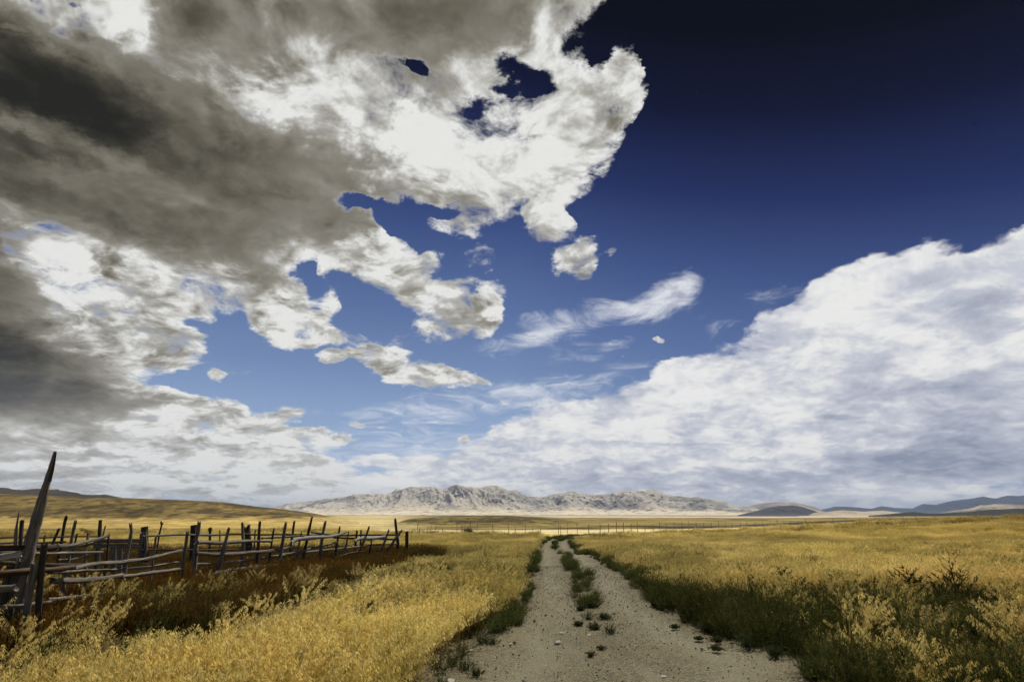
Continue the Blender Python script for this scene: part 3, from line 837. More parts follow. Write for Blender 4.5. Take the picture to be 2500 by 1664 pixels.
def culm(L, bx, by, hgt, lean, az, w=.0022, panicle=True, big=1.0, npan=11):
    """one stalk of drooping brome: thin stem, nodding head of spikelets"""
    dx, dy = math.cos(az), math.sin(az)
    side = (-dy, dx) if random.random() < .5 else (math.cos(az + 1), math.sin(az + 1))
    pts = []
    for i in range(5):
        t = i / 4
        o = lean * hgt * t ** 2.2
        pts.append(Vector((bx + dx * o, by + dy * o, hgt * (t - .10 * lean * t ** 3))))
    L.ribbon(pts, w, w * .6, side, 0.0, .75)
    if not panicle: return
    tip = pts[-1]; pr = pts[-2]
    n = npan
    for k in range(n):
        t = k / n
        p = pr.lerp(tip, .25 + t * .85)
        a = az + random.uniform(-1.2, 1.2)
        out = random.uniform(.25, .8)
        d = Vector((math.cos(a) * out, math.sin(a) * out, random.uniform(-.75, .35)))
        q = p + d * random.uniform(.008, .03) * big
        L.leaf(q, Vector((d.x * .6, d.y * .6, random.uniform(-1.0, -.1))), random.uniform(.024, .045) * big, random.uniform(.0035, .006) * big, random.uniform(.8, 1.0))


def grass_tuft(n, r, h0, h1, heads=.75, w=.0022, big=1.0, npan=11, lean=(.15, .75)):
    L = Leafy()
    for i in range(n):
        a = random.uniform(0, 6.283); q = r * math.sqrt(random.random())
        az = random.gauss(0.4, 1.1)                    # wind combs the heads one way
        culm(L, q * math.cos(a), q * math.sin(a), random.uniform(h0, h1), random.uniform(*lean), az, w, random.random() < heads, big, npan)
    return L


def weed_tuft(n, h, r, lw=.005, ll=.05, up=.9):
    """bushy low green weed"""
    L = Leafy()
    for i in range(n):
        a = random.uniform(0, 6.283)
        tilt = random.uniform(.05, 1.15) ** 1.0
        hh = h * random.uniform(.55, 1.05)
        d = Vector((math.cos(a) * math.sin(tilt), math.sin(a) * math.sin(tilt), math.cos(tilt) * up))
        b = Vector((random.gauss(0, r * .22), random.gauss(0, r * .22), 0))
        pts = [b + d * hh * t + Vector((0, 0, .06 * h * math.sin(t * 3))) for t in (0, .35, .7, 1)]
        L.ribbon(pts, .0025, .0012, (-math.sin(a), math.cos(a)), 0, .7)
        for k in range(9):
            t = random.uniform(.15, 1.0)
            p = b + d * hh * t
            aa = random.uniform(0, 6.283)
            L.leaf(p, d * .8 + Vector((math.cos(aa), math.sin(aa), random.uniform(-.1, .6))) * .8, ll * random.uniform(.5, 1.1), lw * random.uniform(.6, 1.2), t)
    return L


def tall_weed(h, spread, nb, leafy=1.0, bare=.15):
    """upright branching weed: main stem, rising side branches, small leaves and seed clusters"""
    S = Leafy(); F = Leafy()
    top = Vector((random.uniform(-.06, .06), random.uniform(-.06, .06), h))
    stem = [top * t + Vector((random.gauss(0, .006), random.gauss(0, .006), 0)) for t in (0, .25, .5, .75, 1)]
    for s in ((1, 0), (0, 1)): S.ribbon(stem, .011, .005, s)
    for k in range(nb):
        t = .12 + .86 * (k + random.random()) / nb
        p = top * t
        a = k * 2.4 + random.uniform(-.4, .4)
        ln = spread * (1.15 - t) ** .7 * random.uniform(.7, 1.15)
        d = Vector((math.cos(a), math.sin(a), random.uniform(.45, 1.0))).normalized()
        pts = [p + d * ln * u + Vector((0, 0, .18 * ln * u * u)) for u in (0, .33, .66, 1)]
        S.ribbon(pts, .0065, .003, (-math.sin(a), math.cos(a)))
        S.ribbon(pts, .0055, .0028, (0.3, .1))
        for j in range(3 + int(5 * ln / .3)):
            u = random.uniform(.2, 1)
            q = p + d * ln * u + Vector((0, 0, .18 * ln * u * u))
            aa = a + random.choice((-1, 1)) * random.uniform(.5, 1.2)
            d2 = Vector((math.cos(aa), math.sin(aa), random.uniform(.3, 1.1))).normalized()
            l2 = ln * random.uniform(.18, .42)
            S.ribbon([q, q + d2 * l2 * .5, q + d2 * l2], .0045, .0024, (-math.sin(aa), math.cos(aa)))
            if t < 1 - bare:
                for m in range(int(13 * leafy)):
                    w = random.random()
                    F.leaf(q + d2 * l2 * w, d2 + Vector((random.uniform(-1, 1), random.uniform(-1, 1), random.uniform(-.5, .8))), random.uniform(.014, .034), random.uniform(.003, .006), random.random())
    return S, F


def scatter(name, pts, protos, rot, scl, tint, label=None):
    """ground cover nobody could count: one object, its tufts placed by geometry nodes"""
    n = len(pts)
    me = bpy.data.meshes.new(name)
    me.vertices.add(n); me.vertices.foreach_set('co', np.asarray(pts, np.float32).ravel())
    def attr(nm, typ, arr, key):
        a = me.attributes.new(nm, typ, 'POINT'); a.data.foreach_set(key, arr.ravel())
    attr('rot', 'FLOAT_VECTOR', np.asarray(rot, np.float32), 'vector')
    attr('scl', 'FLOAT_VECTOR', np.asarray(scl, np.float32), 'vector')
    attr('tint', 'FLOAT_COLOR', np.hstack([tint, np.ones((n, 1))]).astype(np.float32), 'color')
    attr('pick', 'INT', rng.integers(0, len(protos), n).astype(np.int32), 'value')
    o = bpy.data.objects.new(name, me); COL.objects.link(o)
    col = bpy.data.collections.new(name + '_tufts')
    for p in protos: col.objects.link(p)
    g = bpy.data.node_groups.new(name + '_scatter', 'GeometryNodeTree')
    g.interface.new_socket('Geometry', in_out='INPUT', socket_type='NodeSocketGeometry')
    g.interface.new_socket('Geometry', in_out='OUTPUT', socket_type='NodeSocketGeometry')
    N = g.nodes; gi = N.new('NodeGroupInput'); go = N.new('NodeGroupOutput')
    ci = N.new('GeometryNodeCollectionInfo'); ci.inputs['Collection'].default_value = col
    ci.inputs['Separate Children'].default_value = True; ci.inputs['Reset Children'].default_value = True
    ip = N.new('GeometryNodeInstanceOnPoints'); ip.inputs['Pick Instance'].default_value = True
    def named(nm, typ):
        a = N.new('GeometryNodeInputNamedAttribute'); a.data_type = typ; a.inputs['Name'].default_value = nm
        return a.outputs['Attribute']
    er = N.new('FunctionNodeEulerToRotation')
    k = g.links.new
    k(gi.outputs[0], ip.inputs['Points']); k(ci.outputs[0], ip.inputs['Instance'])
    k(named('pick', 'INT'), ip.inputs['Instance Index'])
    k(named('rot', 'FLOAT_VECTOR'), er.inputs[0]); k(er.outputs[0], ip.inputs['Rotation'])
    k(named('scl', 'FLOAT_VECTOR'), ip.inputs['Scale'])
    k(ip.outputs[0], go.inputs[0])
    md = o.modifiers.new('scatter', 'NODES'); md.node_group = g
    return tag(o, label=label, kind='stuff')


def view_points(n, y0, y1, margin=1.12, pw=1.0):
    """random ground points in the wedge the photo shows, uniform over the ground"""
    y = np.sqrt(rng.uniform(y0 ** 2, y1 ** 2, n))
    half = (1250 / FPX) * CP * margin
    x = rng.uniform(-1, 1, n) * (half * y + 1.0)
    return x, y


def ring_points(n, r0, r1):
    """points beside and behind the observer"""
    a = rng.uniform(0.98, 2 * math.pi - 0.98, n); r = np.sqrt(rng.uniform(r0 ** 2, r1 ** 2, n))
    return r * np.sin(a), r * np.cos(a)


def zones(x, y, hh=0.42):
    z = land(x, y)
    qx, qy = proj(x, y, z + 0.05)
    mx, my = proj(x, y, z + hh)       # where the tops of the plants show
    front = y > 4.5
    j = (fbm(x * .8, y * .8, 81, 3) - .5)
    d = {}
    rl = road_l(y); rr = road_r(y)
    d['road'] = (x > rl) & (x < rr) & (y < ROAD_END) & (y > -12)
    d['el'] = rl - x; d['er'] = x - rr           # distance outside either edge
    d['median'] = np.zeros(len(x), bool)
    for p in MEDIAN: d['median'] |= inside(p, qx, qy) & front
    wob = j * 60
    d['rust'] = inside(RUST, mx + wob, my + j * 24) & front
    d['corral'] = inside(CORRAL, mx, my) & front & ~d['rust'] & (y < 24)
    d['scrub'] = inside(SCRUB_R, mx + wob, my + j * 26) & front
    d['corner'] = inside(CORNER_R, mx + wob, my + j * 30) & front
    d['darkl'] = inside(DARK_L, mx + wob, my + j * 20) & front
    return z, d


def rots(n, tilt=.12):
    return np.stack([rng.normal(0, tilt, n), rng.normal(0, tilt, n), rng.normal(0, .55, n)], 1)


def pick(mask, *arrs): return [a[mask] for a in arrs]


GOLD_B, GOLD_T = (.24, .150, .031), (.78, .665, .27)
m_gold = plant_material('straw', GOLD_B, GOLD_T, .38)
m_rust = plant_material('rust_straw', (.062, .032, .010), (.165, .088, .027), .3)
m_green = plant_material('green_leaf', (.036, .040, .014), (.105, .120, .042), .3)
m_dark = plant_material('dark_leaf', (.036, .034, .013), (.088, .092, .032), .3)


def build_plants():
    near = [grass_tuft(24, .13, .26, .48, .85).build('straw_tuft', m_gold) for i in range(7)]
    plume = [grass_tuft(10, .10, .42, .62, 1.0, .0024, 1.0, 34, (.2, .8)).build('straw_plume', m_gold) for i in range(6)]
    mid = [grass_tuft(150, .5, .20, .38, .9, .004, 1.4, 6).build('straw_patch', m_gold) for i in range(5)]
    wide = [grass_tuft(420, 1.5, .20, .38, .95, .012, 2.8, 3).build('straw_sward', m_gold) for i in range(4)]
    rust = [grass_tuft(34, .17, .24, .50, .35, .0034, 1.0, 7, (.05, .4)).build('rust_tuft', m_rust) for i in range(5)]
    green = [weed_tuft(46, .30, .2).build('green_tuft', m_green) for i in range(5)]
    dark = [weed_tuft(34, .46, .26, .006, .055, 1.2).build('dark_tuft', m_dark) for i in range(5)]

    def gold_tint(x, y, z):
        n = fbm(x / 2.6, y / 2.6, 91, 4); m = fbm(x / 13, y / 18, 92, 3)
        b = 0.62 + .55 * sstep(.3, .7, n) * .6 + .5 * sstep(.3, .7, m) * .6 + rng.normal(0, .15, len(x))
        t = np.stack([b, b * (.97 + .05 * (m - .5)), b * (.85 + .35 * (n - .5))], 1)
        px, py = proj(x, y, z)
        # patches of greener and browner growth
        g = sstep(.56, .70, fbm(x / 5.5, y / 5.5, 95, 3))[:, None]
        t = t * (1 - g * .3) + g * .3 * np.array([.50, .47, .34])
        # lens vignette put into the grass tint: browner to the right and far left
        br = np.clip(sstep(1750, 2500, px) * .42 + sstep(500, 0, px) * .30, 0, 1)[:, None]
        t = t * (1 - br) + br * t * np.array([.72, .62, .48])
        return np.clip(t, .12, 1.3)

    P, R, S, T = [], [], [], []
    def add(x, y, z, s, t, sv=None):
        n = len(x); P.append(np.stack([x, y, z], 1)); R.append(rots(n)); S.append(np.stack([s, s, s if sv is None else sv], 1)); T.append(t)
    def flush(name, protos, label):
        o = scatter(name, np.vstack(P), protos, np.vstack(R), np.vstack(S), np.vstack(T), label)
        P.clear(); R.clear(); S.clear(); T.clear()
        return o

    # --- golden brome close by
    x, y = view_points(36000, 4.6, 15, 1.6)
    xr, yr = ring_points(9000, 2.0, 12)
    x = np.concatenate([x, xr]); y = np.concatenate([y, yr])
    z, d = zones(x, y, np.where(x < 0, .62, .50))
    _, d1 = zones(x, y, .30)
    for q in ('rust', 'scrub', 'darkl', 'corner'): d[q] = d[q] | d1[q]
    k = ~d['road']
    e = np.minimum(np.where(d['el'] > 0, d['el'], 99), np.where(d['er'] > 0, d['er'], 99))
    clump = fbm(x * 1.5, y * 1.5, 97, 3)
    k &= (e > .12 + .35 * clump) & ~(d['rust'] & (rng.random(len(x)) < .93 + .06 * sstep(.30, .52, fbm(x / 1.2, y / 1.2, 96, 3)))) & ~(d['corral'] & (rng.random(len(x)) < .95))
    k &= ~((d['scrub']) & (rng.random(len(x)) < .88)) & ~(d['corner'] & (rng.random(len(x)) < .86)) & ~(d['darkl'] & (rng.random(len(x)) < .5))
    k &= ~((d['er'] > 0) & (d['er'] < 1.15 + .6 * clump) & (y < 16) & (rng.random(len(x)) < .9))
    k &= (clump > .46) | (rng.random(len(x)) < .28)
    k &= ~((np.hypot(x, y) < 4.2))
    x, y, z = pick(k, x, y, z); s = rng.uniform(.75, 1.2, len(x)) * (.60 + .65 * fbm(x / 1.1, y / 1.1, 98, 3)) * np.where(x < 0, 1.05, .92 - .14 * sstep(10, 14, y))
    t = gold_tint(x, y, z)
    _, d = zones(x, y, .35)
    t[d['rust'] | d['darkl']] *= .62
    t[d['corner']] *= .55  # vignette darkness of the corner carried by a darker grass tint
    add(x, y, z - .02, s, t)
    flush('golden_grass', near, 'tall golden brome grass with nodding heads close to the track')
    # --- taller plumes standing out of it
    x, y = view_points(10500, 4.7, 13.5, 1.6); z, d = zones(x, y, .72)
    _, d1 = zones(x, y, .35)
    for q in ('rust', 'scrub', 'darkl', 'corner'): d[q] = d[q] | d1[q]
    e = np.minimum(np.where(d['el'] > 0, d['el'], 99), np.where(d['er'] > 0, d['er'], 99))
    k = ~d['road'] & (e > .5) & ((x < 1) | (rng.random(len(x)) < .45)) & ~(d['rust'] & (rng.random(len(x)) < .97)) & ~(d['scrub'] & (rng.random(len(x)) < .95)) & ~(d['corner'] & (rng.random(len(x)) < .6)) & ~(d['darkl'] & (rng.random(len(x)) < .6)) & (fbm(x * 1.1, y * 1.1, 89, 3) > .38)
    x, y, z = pick(k, x, y, z); s = rng.uniform(.75, 1.15, len(x))
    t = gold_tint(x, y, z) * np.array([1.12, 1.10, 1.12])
    add(x, y, z - .02, s, np.clip(t, 0, 1.3))
    flush('golden_grass', plume, 'taller feathery grass heads standing above the golden brome')
    # --- golden brome further off
    x, y = view_points(11000, 13.5, 46, 1.6); z, d = zones(x, y)
    e = np.minimum(np.where(d['el'] > 0, d['el'], 99), np.where(d['er'] > 0, d['er'], 99))
    k = ~d['road'] & (e > .55) & ~(d['rust'] & (rng.random(len(x)) < .97)) & ~(d['corral'] & (rng.random(len(x)) < .93)) & ~(d['scrub'] & (rng.random(len(x)) < .95)) & ~(d['darkl'] & (rng.random(len(x)) < .45))
    x, y, z = pick(k, x, y, z); s = rng.uniform(.85, 1.2, len(x)) * (.8 + .4 * fbm(x / 6, y / 6, 98, 3))
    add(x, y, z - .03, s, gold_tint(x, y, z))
    flush('golden_grass', mid, 'golden brome grass covering the fields on both sides of the track')
    x, y = view_points(11500, 42, 170, 1.6); z, d = zones(x, y)
    e = np.minimum(np.where(d['el'] > 0, d['el'], 99), np.where(d['er'] > 0, d['er'], 99))
    px, py = proj(x, y, z)
    edge = np.interp(px, L_EDGE[:, 0], L_EDGE[:, 1])
    k = ~(d['road'] & (y < ROAD_END)) & ((e > 1.7) | (y > ROAD_END)) & ((py > edge + 4.5) | (px < 850)) & (y < np.where(px < 1000, 85, 170))
    x, y, z = pick(k, x, y, z); s = rng.uniform(.8, 1.15, len(x))
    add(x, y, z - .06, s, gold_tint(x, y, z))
    flush('golden_grass', wide, 'distant golden grass reaching to the far wire fence')

    # --- rust-brown growth along the corral
    x, y = view_points(37000, 5.5, 24, 1.6); z, d = zones(x, y)
    z, d = zones(x, y, .30)
    k = (d['rust'] | (d['corral'] & (rng.random(len(x)) < .6))) & ~d['road']
    x, y, z = pick(k, x, y, z); s = rng.uniform(.7, 1.15, len(x)); c = fbm(x / 1.8, y / 1.8, 99, 3)
    c2 = fbm(x / .9, y / .9, 90, 3)
    t = np.stack([.45 + 1.2 * c, .40 + .75 * c + .55 * c2, .4 + .7 * c2], 1) * rng.uniform(.6, 1.3, (len(x), 1))
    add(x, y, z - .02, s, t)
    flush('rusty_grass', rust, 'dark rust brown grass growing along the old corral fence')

    # --- green weeds along the gravel
    x, y = view_points(60000, 5.0, 60); z, d = zones(x, y)
    n = fbm(x * .9, y * .9, 100, 3)
    wl = .16 + .30 * sstep(.35, .65, n) + .004 * y; wr = .22 + .75 * sstep(.3, .6, n) + .25 * sstep(18, 8, y)
    k = ((d['el'] > -.18 * n) & (d['el'] < wl + .15) & (n > .36)) | ((d['er'] > -.22 * n) & (d['er'] < wr))
    k |= d['median'] & (rng.random(len(x)) < .9)
    k &= (y < 60) & (rng.random(len(x)) < np.where(y < 14, 1.0, .8))
    x, y, z = pick(k, x, y, z); s = rng.uniform(.45, 1.0, len(x)) * (.7 + .5 * fbm(x * 1.3, y * 1.3, 101, 2)) * np.where(y > 25, 1.25, 1)
    c = fbm(x * .7, y * .7, 103, 3)
    t = np.stack([.75 + .5 * c, .8 + .4 * c, .7 + .3 * c], 1) * rng.uniform(.7, 1.25, (len(x), 1))
    add(x, y, z - .01, s, t)
    flush('green_weeds', green, 'low green weeds edging the gravel and growing between the wheel tracks')

    # --- dark scrubby growth in the grass
    x, y = view_points(42000, 4.8, 34, 1.6); z, d = zones(x, y)
    n = fbm(x / 1.3, y / 1.3, 104, 3)
    pr = np.where(d['scrub'], .95, 0) + np.where(d['corner'], 1.0, 0) + np.where(d['darkl'], .5, 0) + np.where(d['corral'], .3, 0) + np.where(d['rust'], .07 + .4 * sstep(.50, .64, n), 0)
    pr = np.where((pr == 0), .16 * sstep(.54, .68, n) * (y < 26) + .10 * (x < -3) * (y < 8), pr)
    pr = pr + np.where((x > 2.5) & (y < 12), .22 + .35 * sstep(.45, .62, n), 0)
    pr *= np.where((y > 16), .75, 1.0)
    k = (rng.random(len(x)) < pr) & ~d['road'] & (np.hypot(x, y) > 4.8)
    x, y, z = pick(k, x, y, z); s = rng.uniform(.55, 1.1, len(x)); c = fbm(x * .6, y * .6, 105, 3)
    t = np.stack([.5 + 1.0 * c, .6 + .8 * c, .5 + .6 * c], 1) * rng.uniform(.55, 1.45, (len(x), 1))
    add(x, y, z - .01, s, t)
    flush('dark_weeds', dark, 'dark leafy weeds mixed into the dry grass')

    # --- loose stones of the track
    peb = []
    m_peb = bpy.data.materials.new('pebble'); m_peb.use_nodes = True
    nt = NT(m_peb.node_tree); bs = nt.n['Principled BSDF']; bs.inputs['Roughness'].default_value = .9
    tn = nt.node('ShaderNodeAttribute', attribute_name='tint', attribute_type='INSTANCER').outputs['Color']
    nt.put(bs.inputs['Base Color'], tn)
    for i in range(5): peb.append(stone_mesh('pebble', .012, 40 + i, m_peb, False))
    y = np.sqrt(rng.uniform(4.5 ** 2, 20 ** 2, 30000)); x = rng.uniform(-1.2, 5.5, len(y)); z, d = zones(x, y)
    k = (x > road_l(y) - .4) & (x < road_r(y) + .5); x, y, z = pick(k, x, y, z)
    v = rng.choice([.16, .24, .34, .46, .62], len(x), p=[.1, .25, .4, .2, .05])
    t = v[:, None] * np.array([1, .84, .52]) ; s = rng.gamma(2.0, .2, len(x))
    P.append(np.stack([x, y, z + .016], 1)); R.append(rng.uniform(0, 6.28, (len(x), 3))); S.append(np.stack([s, s, s * .7], 1)); T.append(t)
    flush('loose_gravel', peb, 'loose pebbles scattered over the gravel track')


def stone_mesh(name, r, seed, mat, link=True):
    import bmesh
    bm = bmesh.new(); bmesh.ops.create_icosphere(bm, subdivisions=2, radius=r)
    rs = random.Random(seed)
    ax = [Vector((rs.uniform(-1, 1), rs.uniform(-1, 1), rs.uniform(-1, 1))).normalized() for _ in range(7)]
    cut = [rs.uniform(.6, .95) * r for _ in ax]
    for v in bm.verts:
        for a, c in zip(ax, cut):
            q = v.co.dot(a)
            if q > c: v.co -= a * (q - c)
    me = bpy.data.meshes.new(name); bm.to_mesh(me); bm.free(); me.materials.append(mat)
    o = bpy.data.objects.new(name, me)
    if link: COL.objects.link(o)
    return o


build_plants()

# ------------------------------------------------------------------ weathered timber
def wood_material(name, dark, mid, pale, warm=0.0):
    m = bpy.data.materials.new(name); m.use_nodes = True
    nt = NT(m.node_tree); bs = nt.n['Principled BSDF']
    bs.inputs['Roughness'].default_value = .88; bs.inputs['Specular IOR Level'].default_value = .2
    w = nt.node('ShaderNodeAttribute', attribute_name='wood').outputs['Vector']
    a, _ = nt.noise(nt.mapping(w, scale=(70, 70, 2.2)), 1.0, 6, .65, .3)
    b, _ = nt.noise(nt.mapping(w, scale=(18, 18, 3.0)), 1.0, 5, .6)
    k, _ = nt.noise(nt.mapping(w, scale=(120, 120, 5)), 1.0, 4, .6)
    c = nt.ramp(a, [(.28, dark), (.5, mid), (.72, pale)])
    c = nt.mix(nt.smooth(b, .5, .72, 0, .75), c, dark)
    c = nt.mix(nt.smooth(k, .62, .70, 0, .8), c, (.012, .010, .008))
    nt.put(bs.inputs['Base Color'], c)
    bp = nt.node('ShaderNodeBump'); bp.inputs['Strength'].default_value = 1.0; bp.inputs['Distance'].default_value = .012
    nt.put(bp.inputs['Height'], nt.math('ADD', a, nt.math('MULTIPLY', k, -.8))); nt.put(bs.inputs['Normal'], bp.outputs[0])
    return m


W_GREY = wood_material('weathered_wood', (.048, .040, .029), (.155, .135, .102), (.35, .318, .255))
W_PALE = wood_material('bleached_wood', (.13, .12, .10), (.34, .32, .28), (.55, .53, .48))
W_DARK = wood_material('dark_wood', (.022, .017, .012), (.055, .042, .028), (.11, .09, .065))
W_BROWN = wood_material('brown_wood', (.03, .018, .011), (.085, .05, .028), (.16, .11, .065))
m_wire = bpy.data.materials.new('rusty_wire'); m_wire.use_nodes = True
_b = m_wire.node_tree.nodes['Principled BSDF']; _b.inputs['Base Color'].default_value = (.05, .038, .028, 1); _b.inputs['Roughness'].default_value = .7; _b.inputs['Metallic'].default_value = .4


def smooth_path(pts, n):
    pts = [Vector(p) for p in pts]
    if len(pts) == 2:
        return [pts[0].lerp(pts[1], i / (n - 1)) for i in range(n)]
    L = [0]
    for a, b in zip(pts, pts[1:]): L.append(L[-1] + (b - a).length)
    out = []
    for i in range(n):
        s = L[-1] * i / (n - 1)
        k = max(j for j in range(len(L) - 1) if L[j] <= s + 1e-9)
        t = (s - L[k]) / (L[k + 1] - L[k])
        p0 = pts[max(k - 1, 0)]; p1 = pts[k]; p2 = pts[k + 1]; p3 = pts[min(k + 2, len(pts) - 1)]
        out.append(.5 * ((2 * p1) + (p2 - p0) * t + (2 * p0 - 5 * p1 + 4 * p2 - p3) * t * t + (3 * p1 - p0 - 3 * p2 + p3) * t ** 3))
    return out


def timber(name, pts, radii, mat, parent=None, flat=1.0, wide=None, rough=.12, jag=.6, sides=10, square=0.0, n=None, seed=None, crook=.0):
    """a pole, post or plank along pts; flat < 1 makes a board whose broad side lies along 'wide'"""
    rs = random.Random(seed if seed is not None else random.randint(0, 10 ** 6))
    Lt = sum((Vector(b) - Vector(a)).length for a, b in zip(pts, pts[1:]))
    n = n or max(6, int(Lt / .11))
    path = smooth_path(pts, n)
    if crook:
        ph = rs.uniform(0, 6); fq = rs.uniform(2.2, 4.0)
        for i, p in enumerate(path):
            t = i / (n - 1)
            p.z += crook * math.sin(fq * t * 3 + ph) * math.sin(math.pi * t); p.x += crook * .6 * math.cos(fq * t * 2.3 + ph) * math.sin(math.pi * t)
    rr = np.interp(np.linspace(0, 1, n), np.linspace(0, 1, len(radii)), radii)
    ax0 = (path[-1] - path[0]).normalized()
    ref = Vector(wide) if wide is not None else (Vector((0, 0, 1)) if abs(ax0.z) < .7 else Vector((1, 0, 0)))
    lob = [rs.uniform(-1, 1) for _ in range(sides)]
    sd_ = rs.uniform(0, 50)
    V = []; Wd = []
    along = 0.0
    for i, p in enumerate(path):
        t = (path[min(i + 1, n - 1)] - path[max(i - 1, 0)]).normalized()
        u = (ref - t * ref.dot(t)).normalized(); v = t.cross(u)
        if i: along += (p - path[i - 1]).length
        kn = 1 + rough * rs.uniform(-.5, .6)
        for s in range(sides):
            a = 2 * math.pi * s / sides
            c, q = math.cos(a), math.sin(a)
            sq = (1.0 / max(abs(c), abs(q)) - 1) * square + 1
            r = rr[i] * kn * (1 + rough * .9 * lob[s] * .6 + rough * rs.uniform(-.35, .35)) * sq
            e = 0
            if i in (0, n - 1): e = jag * rr[i] * rs.uniform(-1, 1.2) * (1 if i else -1)
            V.append(p + u * c * r + v * q * r * flat + t * e)
            Wd.append((c * rr[i] + sd_, q * rr[i] * flat, along + sd_))
    F = [(i * sides + s, i * sides + (s + 1) % sides, (i + 1) * sides + (s + 1) % sides, (i + 1) * sides + s) for i in range(n - 1) for s in range(sides)]
    for i in (0, n - 1):
        V.append(path[i]); Wd.append((sd_, 0, along * (i > 0) + sd_ + .3)); c = len(V) - 1
        for s in range(sides):
            a, b = i * sides + s, i * sides + (s + 1) % sides
            F.append((a, c, b) if i else (b, c, a))
    off = Vector(parent.location) if parent is not None else Vector(path[0])
    o = mesh_obj(name, [q - off for q in V], F, mat, parent)
    if parent is None: o.location = off
    at_ = o.data.attributes.new('wood', 'FLOAT_VECTOR', 'POINT')
    at_.data.foreach_set('vector', np.array(Wd, np.float32).ravel())
    return o


def root(name, loc, label, cat, group=None):
    o = bpy.data.objects.new(name, None); COL.objects.link(o); o.location = loc
    o.empty_display_size = .2
    return tag(o, label, cat, group)


def zc_of(p): return p.y * CP + (p.z - EYE) * SP


FD = np.array([[-150, 7.4], [57, 8.1], [304, 10.9], [441, 12.8], [528, 13.5], [680, 16.2], [779, 17.8], [900, 20.0], [972, 21.5], [1010, 22.2]])
def fdist(px): return float(np.interp(px, FD[:, 0], FD[:, 1]))
def bdist(px): return float(np.interp(px, [-100, 240, 400, 600, 800, 1000], [12.5, 14.5, 16.2, 18.5, 20.6, 22.6]))


def post_pts(pix, dist, bury=.15):
    P = [at(px, py, dist) for px, py in pix]
    a, b = P[-2], P[-1]
    g = float(land(np.array([b.x]), np.array([b.y]))[0]) - bury
    if b.z > g and abs(a.z - b.z) > 1e-3:
        k = (b.z - g) / (a.z - b.z)
        P.append(b + (b - a) * k)
    return P


def pw(w, p): return w / FPX * zc_of(p) * .5        # pixel width -> radius


